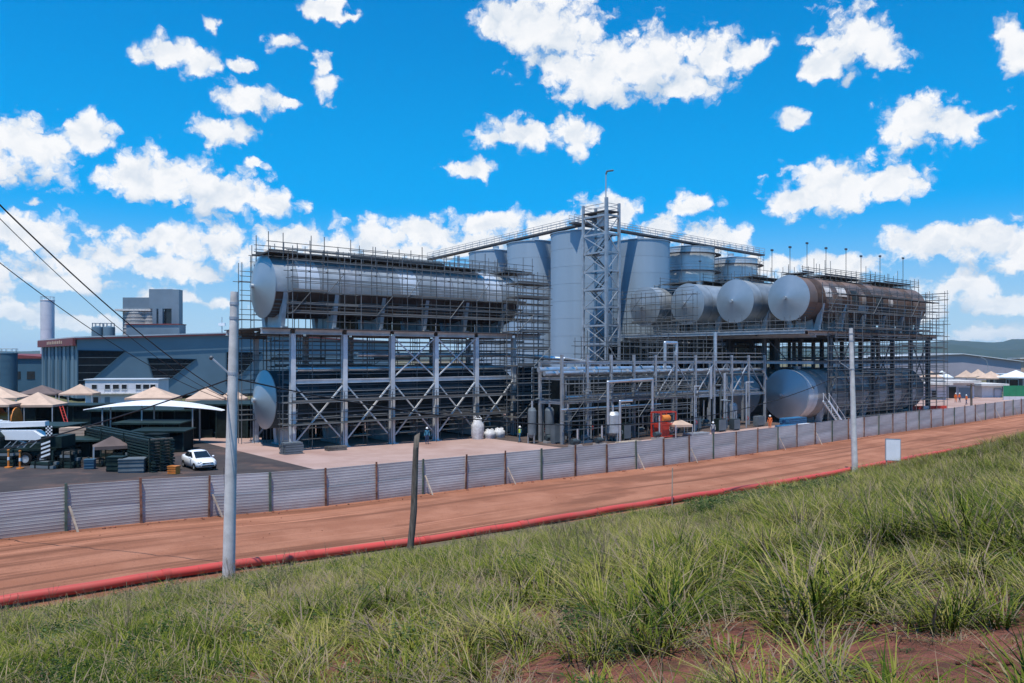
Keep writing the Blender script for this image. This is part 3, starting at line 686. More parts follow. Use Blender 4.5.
def stair_tower():
    x0, y0 = 14.4, 122.0; a0, b0 = AB(x0, y0); w, dpt, H = 2.8, 5.0, 32.4; z0 = -.6
    t = site('stair_tower', 'tall open steel stair tower with zigzag bracing in front of the silos', 'stair tower', a0, b0, z0)
    for i, (a, b) in enumerate(((a0, b0), (a0 + w, b0), (a0, b0 + dpt), (a0 + w, b0 + dpt))):
        MB().bar((a, b, z0), (a, b, H if i else H + .6), .42 if i == 0 else .36, .42 if i == 0 else .36).part('column', 'galv', t)
    n = 11; hh = (H - 2 - z0) / n
    for i in range(1, n + 1):
        z = z0 + hh * i
        MB().bar((a0, b0 + .22, z), (a0, b0 + dpt - .2, z), .2, .26).part('beam', 'galv', t)
        MB().bar((a0 + w, b0 + .2, z), (a0 + w, b0 + dpt - .2, z), .2, .26).part('beam', 'galv', t)
        MB().bar((a0 + .22, b0, z), (a0 + w - .2, b0, z), .2, .26).part('beam', 'galv', t)
        MB().bar((a0 + .2, b0 + dpt, z), (a0 + w - .2, b0 + dpt, z), .2, .26).part('beam', 'galv', t)
        q = (b0 + .2, b0 + dpt - .2)
        MB().bar((a0 - .05, q[0], z - hh + .1), (a0 - .05, q[1], z - .1), .12, .12).part('brace', 'galv', t)
        MB().bar((a0 + .09, q[1], z - hh + .1), (a0 + .09, q[0], z - .1), .12, .12).part('brace', 'galv', t)
        MB().bar((a0 + .2, b0 - .05, z - hh + .1) if i % 2 else (a0 + w - .2, b0 - .05, z - hh + .1), (a0 + w - .2, b0 - .05, z - .1) if i % 2 else (a0 + .2, b0 - .05, z - .1), .12, .12).part('brace', 'galv', t)
        # stair flight and landing
        mb = MB(); s0, s1 = (b0 + 1.0, b0 + dpt - 1.0) if i % 2 else (b0 + dpt - 1.0, b0 + 1.0)
        xa = a0 + .75 if i % 2 else a0 + 1.95
        for q2 in (-.45, .45): mb.bar((xa + q2, s0, z - hh + .15), (xa + q2, s1, z + .1), .05, .22)
        for s_ in range(12):
            f = s_ / 11; mb.box(xa - .42, xa + .42, s0 + (s1 - s0) * f - .13, s0 + (s1 - s0) * f + .13, z - hh + .2 + (hh - .1) * f, z - hh + .24 + (hh - .1) * f)
        mb.part('stair_flight', 'frame_dark', t)
        e = (b0 + dpt - 1.0, b0 + dpt - .2) if i % 2 else (b0 + .2, b0 + 1.0)
        MB().box(a0 + .2, a0 + w - .2, e[0], e[1], z + .14, z + .19).part('landing', 'plate', t)
    MB().box(a0 - .1, a0 + w + .1, b0 - .1, b0 + dpt + .1, H - 1.4, H - 1.25).part('top_platform', 'plate', t)
    for hgt in (-.75, -.2):
        for p, q in (((a0, b0), (a0 + w, b0)), ((a0, b0), (a0, b0 + dpt)), ((a0 + w, b0), (a0 + w, b0 + dpt)), ((a0, b0 + dpt), (a0 + w, b0 + dpt))):
            st_tube('rail', (*p, H + hgt), (*q, H + hgt), t, .05, 'galv')
    st = MB(); st.box(a0 + .4, a0 + 1.6, b0 + 1, b0 + 2.4, H - 3.6, H - 1.45); st.part('hoist_box', 'wool', t)
    l = site('lamp_pole', 'slim lamp pole with a bent head on top of the stair tower', 'lamp', a0 + .3, b0 + .4, H - 1.25)
    MB().tube((a0 + .3, b0 + .4, H - 1.25), (a0 + .3, b0 + .4, H + 4.3), .11, 8, .08).part('pole', 'galv', l)
    MB().pipe([(a0 + .3, b0 + .4, H + 4.2), (a0 + .45, b0 + .3, H + 4.7), (a0 + 1.4, b0 - .1, H + 4.9)], .13, 8).part('lamp_head', 'lamp', l)
stair_tower()

# ------------------------------------------------------------------ scaffolds
def scaffold(label, p, q, width, side, z0, z1, levels, bay=2.5, decks=None, seed=1, r=.042, more=(), diag=True, rails=True, ext=1.0, name='scaffold'):
    """a run of tube scaffold from p to q (a, b), its second row offset to `side`"""
    rr = random.Random(seed); p = Vector((*p, 0)); q = Vector((*q, 0)); d = (q - p); L_ = d.length; d.normalize(); n = max(1, round(L_ / bay)); s = d.cross(Vector((0, 0, 1))) * (-side)
    s = Vector((-d.y, d.x, 0)) * side
    t = site(name, label, 'scaffold', p.x, p.y, z0)
    def zt(i): return z1 + rr.choice([0, 0, 0, .2, .4, .9]) * ext
    for i in range(n + 1):
        for row in (0, 1):
            c = p + d * (L_ * i / n) + s * (width * row)
            zz = hyard(c.x) if z0 < 0.5 else z0
            o = st_tube('standard', (c.x, c.y, zz), (c.x + rr.uniform(-.03, .03), c.y, zt(i)), t, r)
    tr = MB()
    for k, z in enumerate(levels):
        for row in (0, 1):
            c0 = p + s * (width * row) - d * rr.uniform(.1, .6); c1 = q + s * (width * row) + d * rr.uniform(.1, .6)
            st_tube('ledger', (c0.x, c0.y, z), (c1.x, c1.y, z), t, r)
            if rails:
                for hh in (.55, 1.05):
                    if row == 0 or rr.random() < .35:
                        i0, i1 = (0, n) if rr.random() < .7 else sorted((rr.randint(0, n // 2), rr.randint(n // 2 + 1, n)))
                        e0 = p + d * (L_ * i0 / n - .2) + s * (width * row); e1 = p + d * (L_ * i1 / n + .2) + s * (width * row)
                        st_tube('guard_rail', (e0.x, e0.y, z + hh), (e1.x, e1.y, z + hh), t, r * .9)
        for i in range(n + 1):
            c = p + d * (L_ * i / n); e = c + s * width
            tr.tube((c.x - d.x * .06, c.y - d.y * .06, z - .05), (e.x, e.y, z - .05), r, 5)
        if decks is None or k in decks:
            step = 2
            for i in range(0, n, step):
                if rr.random() < .16: continue
                c = p + d * (L_ * i / n) + s * (width * .5); e = p + d * (L_ * min(n, i + step) / n - .04) + s * (width * .5)
                st_box('deck_board', (c.x, c.y, z + .06), (e.x, e.y, z + .06), t, width * .92, .07, 'board')
                if rr.random() < .7:
                    c2 = c - s * (width * .5 - .03); e2 = e - s * (width * .5 - .03)
                    st_box('toe_board', (c2.x, c2.y, z + .20), (e2.x, e2.y, z + .20), t, .04, .18, 'board')
    for z in more:
        for row in (0, 1):
            i0, i1 = (0, n) if rr.random() < .6 else sorted((rr.randint(0, n // 2), rr.randint(n // 2 + 1, n)))
            e0 = p + d * (L_ * i0 / n - .2) + s * (width * row); e1 = p + d * (L_ * i1 / n + .2) + s * (width * row)
            st_tube('ledger', (e0.x, e0.y, z), (e1.x, e1.y, z), t, r)
    o = tr.part('transoms', 'tube', t); o['kind'] = 'stuff'
    if diag:
        zs = list(levels)
        for k, (za, zb) in enumerate(zip(zs, zs[1:])):
            for i in range((k * 2) % 5, n, 5):
                c = p + d * (L_ * i / n) - s * .05; e = p + d * (L_ * (i + 1) / n) - s * .05
                st_tube('diagonal', (c.x, c.y, za), (e.x, e.y, zb), t, r * .9)
    return t
scaffold('tube scaffold across the whole front of the braced tank frame', (-.8, .42), (33.4, .42), .85, 1, -.5, 11.0, [2.0, 4.15, 8.3, 10.3], 3.2, decks=(0, 1, 3), seed=11, diag=False, more=(.4, 1.0, 1.5, 2.6, 3.3, 4.8, 5.3, 5.7, 6.9, 7.4, 7.9, 8.9, 9.4, 9.8))
scaffold('two long plank ledges in front of the braced columns', (-.6, -1.25), (33.0, -1.25), .8, 1, -.5, 5.0, [2.0, 4.15], 5.6, seed=19, diag=False, ext=.3)
scaffold('scaffold hung along the flank of the long upper clad tank', (-.2, -.5), (33.6, -.5), 1.1, 1, 11.5, 18.8, [13.0, 15.1, 17.2], 1.9, decks=(0, 1), seed=12, ext=.8, more=(12.2, 13.9, 14.4, 16.0, 16.5, 18.3))
scaffold('scaffold walkway with rails along the top of the long clad tank', (-1.6, 2.0), (33.0, 2.0), 3.2, 1, 18.4, 20.2, [19.1], 1.5, seed=13, ext=1.0, more=(19.4, 20.0))
scaffold('upper ledge of scaffold at the far edge of the long clad tank', (-1.0, 6.6), (33.0, 6.6), 1.2, 1, 17.0, 20.4, [17.6, 19.3], 2.0, seed=18, ext=1.0, more=(20.3,))
scaffold('far side scaffold behind the long clad tank', (2.0, 10.0), (34.2, 10.0), 1.1, 1, -.5, 19.5, [2, 4.1, 6.2, 8.3, 10.4, 13, 15, 17, 19], 3.2, decks=(1, 3, 5, 7, 8), seed=14, diag=False)
scaffold('narrow end scaffold beside the pale cones next to the concrete utility pole', (-1.9, 8.3), (.8, 8.3), .9, 1, -.5, 18.6, [2, 4.1, 6.2, 8.3, 10.6, 12.6, 14.6, 16.6], 1.3, decks=(4,), seed=15, diag=False)
scaffold('braced scaffold stair between the clad tank and the plain silos', (26.0, -3.5), (30.9, -3.5), 2.0, 1, -.5, 18.2, [1.6, 3.6, 5.6, 7.6, 9.6, 11.6, 13.6, 15.6, 17.2], 2.3, seed=16, r=.055)
scaffold('scaffold inside the frame below the long clad tank', (1.5, 7.8), (31, 7.8), 1.0, 1, -.5, 10.8, [2.6, 5.1, 7.6, 9.4], 2.9, decks=(2,), seed=17, diag=True)
scaffold('scaffold covering the front of the brown tank and the bays under it', (68.0, -19.6), (101.5, -19.6), 1.1, 1, -.5, 14.5, [2.0, 5.9, 8.2, 10.2, 12.6], 2.4, decks=(0, 1, 3, 4), seed=21, diag=False, more=(.4, 1.0, 1.5, 3.2, 3.8, 4.9, 5.4, 6.7, 7.3, 7.7, 9.3, 9.8, 11.3, 11.8))
scaffold('scaffold gallery along the flank of the brown upper tank', (68.5, -18.4), (102.8, -18.4), 1.0, 1, 12.2, 18.6, [14.9, 17.4], 2.4, seed=22, ext=.7, more=(13.4, 14.1, 15.9, 16.5, 18.2))
scaffold('crowded scaffold walkway on top of the brown tank', (67.0, -15.3), (102.5, -15.3), 3.0, 1, 19.6, 21.2, [20.2], 1.5, seed=23, ext=1.3, more=(20.5, 21.0))
scaffold('top scaffold over the second of the upper tanks', (67.5, -7.0), (102.0, -7.0), 3.0, 1, 19.6, 21.4, [20.4], 1.9, seed=24, ext=1.3)
scaffold('top scaffold over the two furthest upper tanks', (68.0, 2.0), (102.0, 2.0), 8.5, 1, 19.4, 21.6, [20.4], 2.4, seed=25, ext=1.2)
scaffold('tall end scaffold standing alone at the far corner of the brown tank', (104.0, -18.8), (104.0, -10.5), 1.0, -1, -.3, 19.4, [2, 4, 6, 8, 10, 12, 14, 16, 18], 2.4, decks=(5, 6), seed=26, diag=False)
scaffold('scaffold between the lower cones and the upper cones', (63.2, 16.0), (63.2, -.8), 1.1, 1, -.4, 11.4, [2.0, 4.0, 6.0, 8.0, 10.0], 2.3, decks=(1, 3), seed=27)
scaffold('scaffold inside the dark frame bays behind the utility pole', (70, -12.0), (103, -12.0), 1.6, 1, -.4, 11.4, [2.2, 8.4, 10.2], 2.7, decks=(1,), seed=28)
scaffold('deep scaffold between the frame bays near the silos', (66, -1.0), (104, -1.0), 1.6, 1, -.4, 11.4, [2.2, 4.4, 8.4, 10.2], 3.0, decks=(1, 3), seed=29)
scaffold('dense scaffold lattice wrapped round the pipe rack front', (25.0, -13.1), (47.0, -13.1), .7, 1, -.5, 6.4, [1.8, 3.9, 5.8], 2.3, decks=(1,), seed=41, more=(.9, 2.5, 3.1, 4.6, 5.2))
scaffold('dark scaffold lattice behind the pipe rack', (34.0, -5.8), (62.0, -5.8), 1.1, 1, -.5, 11.0, [2.0, 4.0, 6.0, 8.0, 10.0], 2.1, decks=(1, 3), seed=42, more=(3.0, 5.0, 7.0, 9.0))
scaffold('scaffold in front of the two furthest upper cones', (62.2, 15.5), (62.2, -.5), 1.0, 1, 12.2, 18.4, [14.0, 16.0, 18.0], 2.0, decks=(0,), seed=43, more=(14.8, 16.8))
scaffold('tall scaffold between the stair tower and the lower cones', (55.0, 2.0), (62.0, 2.0), 1.4, 1, -.5, 13.5, [2.0, 4.0, 6.0, 8.0, 10.0, 12.0], 2.2, decks=(2, 4), seed=44, more=(3.0, 7.0, 11.0))
scaffold('guard rail scaffold in front of the upper cones', (62.0, 16.0), (62.0, -18.6), 1.3, -1, 12.2, 13.9, [12.4], 2.2, decks=(), seed=30, ext=.6, diag=False)
for i, (px, py, Y) in enumerate(((772, 251, 122), (790, 248, 118), (807, 244, 124), (826, 249, 121), (846, 250, 124), (861, 257, 126), (880, 257, 128), (903, 259, 130), (700, 262, 140), (728, 262, 132))):
    X = (px - 512) * Y / F; a, b = AB(X, Y); zt = CZ + (HY - py) * Y / F
    w = site('work_lamp', 'thin temporary work lamp on a pole above the upper tanks', 'lamp', a, b, 19.4, 'temporary lamps on the scaffold top')
    MB().tube((a, b, 19.4), (a, b, zt), .05, 6).part('pole', 'tube', w)
    MB().box(a - .22, a + .22, b - .12, b + .12, zt - .02, zt + .26).part('lamp_head', 'lamp', w)

# ------------------------------------------------------------------ pipe rack and process plant between the two tank blocks
def pipe_rack():
    a0, a1, b0, b1 = 25.0, 63.0, -12.0, -8.5; zt = 8.0
    t = site('pipe_rack', 'long grey steel pipe rack with lattice sides in front of the silos', 'pipe rack', a0, b0, -.7)
    n = 10; xs = lin(a0, a1, n + 1)
    for b in (b0, b1):
        for i, a in enumerate(xs):
            MB().ibeam((a, b, hyard(a)), (a, b, zt + (.9 if b == b0 else .1)), .26, .28, .05, up=(0, 1, 0)).part('post', 'galv', t)
        for z, m_ in ((zt, 'galv'), (3.75, 'galv'), (6.3, 'frame_dark')):
            for x, x2 in zip(xs, xs[1:]): MB().ibeam((x + .16, b, z), (x2 - .16, b, z), .2, .3, .05).part('beam', m_, t)
        for i, (x, x2) in enumerate(zip(xs, xs[1:])):
            if i >= 4: MB().bar((x + .2, b - .02, 7.7 if i % 2 else 4.0), (x2 - .2, b - .02, 4.0 if i % 2 else 7.7), .12, .12).part('brace', 'galv', t)
    for a in xs:
        for z in (zt - .02, 6.3, 3.7): MB().ibeam((a, b0 + .16, z), (a, b1 - .16, z), .18, .26, .05).part('cross_beam', 'galv', t)
    for h_ in (.5, 1.0): st_tube('rail', (a0 + 14, b0, zt + .15 + h_), (a1, b0, zt + .15 + h_), t, .04, 'galv')
pipe_rack()
pl = [('thick silver pipe on the top tier of the pipe rack', [(24, -9.4, 7.25), (46, -9.4, 7.25)], .30),
      ('silver pipe on the top tier nearest the fence', [(25, -11.3, 6.95), (63.5, -11.3, 6.95), (64.6, -11.3, 5.6)], .22),
      ('second thick silver pipe running behind the rack front', [(24, -10.3, 6.85), (58, -10.3, 6.85)], .26),
      ('pale inverted U shaped pipe standing up out of the rack', [(43.4, -10.8, 6.9), (43.4, -10.8, 10.4), (45.6, -10.8, 10.4), (45.6, -10.8, 9.2)], .20),
      ('pale riser pipe beside the inverted U', [(45.2, -11.0, 6.7), (45.2, -11.0, 9.4)], .27),
      ('pale goose-neck pipe in front of the rack above the small vessel', [(30.6, -13.4, 1.2), (30.6, -13.4, 5.9), (38, -13.4, 6.1), (38, -13.4, -.6)], .17),
      ('white vertical pipe hanging below the cone platform', [(56.0, -9.0, 7.2), (56.0, -9.0, 12.0)], .24),
      ('thin dark pipe under the rack', [(26, -11.6, 4.3), (62, -11.6, 4.3)], .13),
      ('thin pipe running low along the rack foot', [(24, -12.9, 3.1), (40, -12.9, 3.1)], .12),
      ('white pipe drop by the low silver cone', [(53, -12.6, 6.6), (53, -12.6, -.5)], .2),
      ('pale pipe rising beside the dark rack bay', [(50, -12.7, 3.4), (50, -12.7, 7.4)], .18),
      ('dull pipe crossing from the braced frame to the rack', [(8, 1.5, 8.9), (28, 1.5, 8.9), (34, -3, 8.4), (34, -9, 7.8)], .25),
      ('pale pipe along the inside of the braced frame', [(1, 1.2, 7.4), (29, 1.2, 7.4)], .28)]
for lab, pts, r in pl:
    mb = MB().pipe(pts, r, 12); p0 = pts[0]
    t = site('process_pipe', lab, 'pipe', p0[0], p0[1], p0[2], 'process pipes')
    mb.part('pipe_run', 'pipe', t)
    for p, q in zip(pts, pts[1:]):
        L_ = (Vector(q) - Vector(p)).length
        for k in range(1, int(L_ / 6) + 1):
            c = Vector(p).lerp(Vector(q), k / (int(L_ / 6) + 1)); d = (Vector(q) - Vector(p)).normalized()
            MB().tube(c - d * .08, c + d * .08, r * 1.35, 10).part('flange', 'galv', t)
def vessel(label, a, b, r, h, m_='frame_dark'):
    r *= .85; h *= .85; z = hyard(a); t = site('process_vessel', label, 'vessel', a, b, z, 'small upright vessels')
    pr = [(.001, z + .55), (r * .6, z + .62), (r, z + .95), (r, z + h - .4), (r * .7, z + h - .08), (.001, z + h)]
    MB().lathe(pr, 20, 'z', (a, b, 0)).part('body', m_, t)
    for k in range(3):
        an = 2 * math.pi * k / 3 + .4; MB().bar((a + math.cos(an) * r * .9, b + math.sin(an) * r * .9, z), (a + math.cos(an) * r * .9, b + math.sin(an) * r * .9, z + 1.1), .12, .12).part('leg', 'galv', t)
    MB().tube((a, b, z + h - .05), (a, b, z + h + .7), .12, 8).part('nozzle', 'pipe', t)
vessel('wide grey vessel under the goose-neck pipe', 31.6, -13.2, 1.0, 3.9, 'galv')
vessel('slim grey vessel furthest towards the braced frame', 23.4, -9.0, .55, 4.6)
vessel('slim grey vessel, middle of three beside the rack foot', 25.4, -9.6, .6, 4.6)
vessel('slim grey vessel next to the wide one', 27.6, -10.2, .55, 4.2)
vessel('squat dark vessel behind the red pump unit', 41.5, -10.8, 1.0, 3.0, 'frame_dark')
vessel('grey vessel beneath the far end of the rack', 57.5, -10.6, .8, 3.6, 'galv')

def pump_unit():
    a, b = 38.6, -14.6; z = hyard(a)
    t = site('red_pump_unit', 'red framed pump unit standing under the pipe rack', 'machine', a, b, z)
    for x in (-1.3, 1.3):
        for y in (-.7, .7): MB().bar((a + x, b + y, z), (a + x, b + y, z + 3.0), .16, .16).part('post', 'red', t)
    for zz in (.2, 1.6, 2.95):
        for y in (-.7, .7): MB().bar((a - 1.22, b + y, z + zz), (a + 1.22, b + y, z + zz), .14, .14).part('rail', 'red', t)
        for x in (-1.3, 1.3): MB().bar((a + x, b - .62, z + zz), (a + x, b + .62, z + zz), .14, .14).part('rail', 'red', t)
    MB().box(a - 1.1, a + .4, b - .5, b + .5, z + .3, z + 1.5).part('housing', 'red', t)
    MB().lathe([(.001, -.7), (.42, -.7), (.42, .6), (.001, .6)], 16, 'x', (a + .2, b, z + 2.2)).part('motor', 'orange', t)
    MB().lathe([(.30, -.02), (.42, -.02), (.42, .08), (.30, .08), (.30, -.02)], 16, 'x', (a + 1.36, b, z + .9)).part('valve_wheel', 'white', t)
pump_unit()
def tent(label, x, y, w, d, ze, zp, m_, rz, z0=-.5, legs=True, group='peaked canvas canopies'):
    t = place('canvas_canopy', label, 'canopy', (x, y, z0), rz, group)
    n = 6
    mb = MB(); hw, hd = w / 2, d / 2; e = ze - z0; p = zp - z0
    # four curved panels: canvas sags a little between eave and peak
    cs = [(-hw, -hd), (hw, -hd), (hw, hd), (-hw, hd)]
    for k in range(4):
        c0, c1 = cs[k], cs[(k + 1) % 4]; panel = MB(); rows = []
        for j in range(n + 1):
            f = j / n; zz = e + (p - e) * (f ** 1.15) ; s = 1 - f
            rows.append([(c0[0] * s + (c1[0] - c0[0]) * s * q, c0[1] * s + (c1[1] - c0[1]) * s * q, zz - .12 * s * f * 2 * math.sin(math.pi * q)) for q in (0, .25, .5, .75, 1)])
        vs = [v for r_ in rows for v in r_]
        fs = [(j * 5 + q, j * 5 + q + 1, (j + 1) * 5 + q + 1, (j + 1) * 5 + q) for j in range(n) for q in range(4)]
        panel.add(vs, fs, True); panel.part('canvas_panel', m_, t)
        dx, dy = c1[0] - c0[0], c1[1] - c0[1]
        v = MB(); v.bar((c0[0], c0[1], e - .13), (c1[0], c1[1], e - .13), .03, .26); v.part('valance', m_, t)
        if legs: MB().bar((c0[0] * .97, c0[1] * .97, 0), (c0[0] * .97, c0[1] * .97, e), .10, .10).part('leg', 'galv', t)
    return t
def at(px, py, Y): return Vector(((px - 512) * Y / F, Y, CZ - (py - HY) * Y / F))
def tent_px(label, px, py_peak, py_eave, wpx, Y, m_='tan', ratio=1.0, rz=.25):
    c = at(px, py_eave, Y); zp = CZ - (py_peak - HY) * Y / F; w = wpx * Y / F / 1.18
    tent(label, c.x, Y, w, w * ratio, c.z, zp, m_, rz, z0=hyard(AB(c.x, Y)[0]) if Y < 130 else -.6)
tent_px('tan peaked canopy under the pipe rack beside the red pump unit', 680, 419, 424, 22, 92, 'tan')

def bag(label, a, b, w, h, seed, m_='bag'):
    rr = random.Random(seed); mb = MB(); vs = []; fs = []; n = 12; k = 7; z0 = hyard(a)
    for j in range(k + 1):
        f = j / k; bulge = .88 + .16 * math.sin(math.pi * min(1, f * 1.05)); top = 1 if f < .85 else .72
        for i in range(n):
            an = 2 * math.pi * i / n; c, s = math.cos(an), math.sin(an); sq = 1 / max(abs(c), abs(s)) ** .7
            rr_ = w / 2 * bulge * top * sq * (1 + .10 * mnoise.noise((c * 1.5 + seed, s * 1.5, f * 3)))
            vs.append((a + c * rr_, b + s * rr_, z0 + h * f * (1 + .05 * mnoise.noise((c, s, seed)))))
    for j in range(k):
        for i in range(n): fs.append((j * n + i, j * n + (i + 1) % n, (j + 1) * n + (i + 1) % n, (j + 1) * n + i))
    fs.append(tuple(k * n + i for i in range(n)))
    mb.add(vs, fs, True)
    t = site('bulk_bag', label, 'sack', a, b, z0, 'white bulk bags at the frame foot'); mb.part('sack', m_, t)
    for q in (-1, 1): MB().pipe([(a + q * w * .3, b - w * .25, z0 + h * .97), (a + q * w * .2, b, z0 + h * 1.12), (a + q * w * .3, b + w * .25, z0 + h * .97)], .025, 5).part('strap', 'white', t)
bag('tall white bulk bag near the last braced columns', 21.6, -1.6, 1.3, 2.35, 1)
bag('low white bulk bag beside the tall one', 23.2, -1.8, 1.25, 1.0, 2)
bag('low white bulk bag at the end of the three', 24.7, -1.7, 1.25, 1.05, 3)

def pallet(label, a, b, w, d, h, m_, cat='stack', name='timber_stack', planks=4, rz=0):
    z = hyard(a); t = site(name, label, cat, a, b, z)
    n = max(1, int(h / .22))
    for k in range(n):
        for j in range(planks):
            y0 = b - d / 2 + d * j / planks
            ox = rnd.uniform(-.08, .08)
            MB().box(a - w / 2 + ox, a + w / 2 + ox, y0 + .02, y0 + d / planks - .02, z + k * .22 + .02, z + k * .22 + .2).part('plank', m_, t)
pallet('low stack of pale planks lying on the red yard', 30.0, -17.0, 3.2, .9, .45, 'pale_wood')
pallet('stack of grey steel plates by the pump unit', 42.5, -16.2, 3.6, 1.2, .5, 'galv')
pallet('blue covered pipe stack in front of the low silver cone', 60.2, -18.0, 4.2, 1.4, 1.5, 'blue', planks=3)
pallet('second blue stack nearer the pump canopy', 56.6, -19.2, 3.4, 1.2, .8, 'blue', planks=3)
pallet('white crated stack among the blue pipes', 57.8, -21.2, 2.4, 1.0, .9, 'white', planks=3)
pallet('pale formwork stack at the foot of the first braced column', -1.4, -2.9, 1.8, 1.2, 1.1, 'frame_dark')
pallet('small plank pile between the second and third braced columns', 3.4, -2.6, 2.0, .9, .5, 'board')

def shade_sheets(label, a0, a1, b, z0, z1, n):  # added dark sheets that stand in for shade behind frames and rack
    t = site('shade_sheet', label, 'shade sheet', a0, b, z0); w = (a1 - a0) / n
    for k in range(n):
        zt = z1 + rnd.uniform(-.4, .3); vs = []; fs = []; m_ = 8
        for i in range(m_ + 1):
            x = a0 + w * (k + i / m_ * .98); y = b + .10 * math.sin(x * 2.3) + rnd.uniform(-.03, .03)
            vs += [(x, y, z0), (x, y + .05, (z0 + zt) / 2), (x, y, zt)]
        for i in range(m_): fs += [(3 * i, 3 * i + 3, 3 * i + 4, 3 * i + 1), (3 * i + 1, 3 * i + 4, 3 * i + 5, 3 * i + 2)]
        mb = MB(); mb.add(vs, fs, True); mb.part('dark_sheet', 'net', t)
shade_sheets('added dark sheet standing for shade behind the lower storey of the braced frame', 1.5, 34, 11.4, -.6, 6.0, 10)
shade_sheets('added dark strip filling the gap under the long clad tank', 8.0, 33, 9.9, 11.5, 14.0, 8)
shade_sheets('added low dark shade sheet along the foot of the pipe rack', 24, 61, -7.4, -.7, 3.5, 12)
shade_sheets('added dark shade sheet deep behind the pipe rack', 33, 61, 5.5, -.6, 7.2, 9)
shade_sheets('added dark shade sheet at the back of the frame with many bays', 62, 108, 17.0, -.6, 11.2, 14)
def clutter():
    rr = random.Random(31)
    for i in range(34):
        a = rr.uniform(24, 60); b = rr.uniform(-15.5, -8.0); z = hyard(a); k = i % 3
        if abs(a - 38.6) < 2 and b < -12.5: continue
        if k == 0:
            t = site('pump_set', 'small grey pump set among the plant crowded under the pipe rack', 'pump', a, b, z, 'pump sets under the pipe rack')
            MB().box(a - .7, a + .7, b - .35, b + .35, z, z + .25).part('plinth', 'concrete_old', t)
            MB().lathe([(.001, -.55), (.28, -.55), (.30, .1), (.18, .15), (.18, .5), (.001, .5)], 12, 'x', (a, b, z + .6)).part('motor', rr.choice(['frame_dark', 'lower_tank', 'blue_dark']), t)
            MB().tube((a + .3, b, z + .6), (a + .3, b, z + rr.uniform(1.6, 3.4)), .1, 8).part('riser', 'pipe', t)
        elif k == 1:
            t = site('valve_stand', 'pipe drop with hand valve among the plant under the pipe rack', 'pipe', a, b, z, 'pipe drops under the pipe rack')
            h = rr.uniform(3.0, 6.2); MB().pipe([(a, b, z), (a, b, z + h), (a + rr.choice([-1, 1]) * rr.uniform(.8, 2.2), b, z + h)], rr.uniform(.07, .15), 8).part('pipe_run', rr.choice(['pipe', 'galv', 'frame_dark']), t)
            MB().lathe([(.18, -.02), (.24, -.02), (.24, .03), (.18, .03), (.18, -.02)], 12, 'x', (a + .2, b, z + 1.2)).part('hand_wheel', rr.choice(['red', 'frame_dark']), t)
            MB().tube((a - .02, b, z + 1.2), (a + .2, b, z + 1.2), .05, 6).part('valve', 'galv', t)
        else:
            t = site('control_cabinet', 'dark control cabinet among the plant under the pipe rack', 'cabinet', a, b, z, 'control cabinets under the pipe rack')
            h = rr.uniform(1.2, 2.2); w = rr.uniform(.4, .8)
            MB().box(a - w, a + w, b - .35, b + .35, z + .12, z + h).part('body', rr.choice(['frame_dark', 'lower_tank', 'darkgreen']), t)
            MB().box(a - w + .06, a + w - .06, b - .39, b - .355, z + .2, z + h - .08).part('door', 'frame_dark', t)
            for q in (-1, 1): MB().box(a + q * w * .8 - .05, a + q * w * .8 + .05, b - .3, b + .3, z, z + .12).part('foot', 'galv', t)
clutter()
# leaning white ladder stair at the low cone
def steps_white():
    a, b = 63.6, -20.6; z = hyard(a); t = site('access_stair', 'pale metal access stair leaning by the low silver cone', 'stair', a, b, z)
    for q in (-.4, .4): MB().bar((a, b + q, z + 3.4), (a + 4.2, b + q, z), .06, .24).part('stringer', 'white', t)
    for k in range(11): 
        f = (k + .5) / 11; MB().box(a + 4.2 * f - .13, a + 4.2 * f + .13, b - .37, b + .37, z + 3.4 * (1 - f), z + 3.4 * (1 - f) + .05).part('tread', 'galv', t)
    for q in (-.4, .4): st_tube('handrail', (a, b + q, z + 4.4), (a + 4.2, b + q, z + 1.0), t, .04, 'white')
    for q in (-.4, .4):
        for f in (0.02, .5, .98): st_tube('rail_post', (a + 4.2 * f, b + q, z + 3.4 * (1 - f)), (a + 4.2 * f, b + q, z + 3.4 * (1 - f) + 1), t, .035, 'white')
steps_white()

# ------------------------------------------------------------------ poles, cables, red pipe, sign along the road
def ground_at(x, y):
    a, b = AB(x, y)
    return hbank(a, b) if b < BANK0 else hyard(a)
def concrete_pole(label, x, y, z0, h, lean):
    t = place('utility_pole', label, 'utility pole', (x, y, z0), 0, 'concrete poles by the road')
    mb = MB(); mb.lathe([(.235, -.3), (.215, h * .35), (.185, h * .7), (.15, h), (.001, h)], 20); p = mb.part('shaft', 'concrete', t)
    for zz in (h - .45, h - 1.0, h * .72):
        r = .235 - .085 * zz / h
        link('band', MB().lathe([(r + .004, zz - .05), (r + .02, zz - .05), (r + .02, zz + .05), (r + .004, zz + .05)], 16).mesh('band', 'galv'), p)
    MB().bar((-.15, 0, h * .72), (-.85, .15, h * .72 + .55), .05, .05).part('bracket', 'galv', t)
    MB().ball((-.9, .16, h * .72 + .58), .09, 8, 5).part('insulator', 'lamp', t)
    t.rotation_euler = (0, lean, 0)
    return t
pY = 30.6; pX = (228.5 - 512) * pY / F
concrete_pole('tall concrete utility pole in front of the red pipe, nearer to the parked car', pX, pY, ground_at(pX, pY) - .1, 11.15, R(1.2))
qY = 64.0; qX = (855 - 512) * qY / F
concrete_pole('tall concrete utility pole beside the white sign in the long grass', qX, qY, ground_at(qX, qY) - .1, 11.75, R(-1.6))
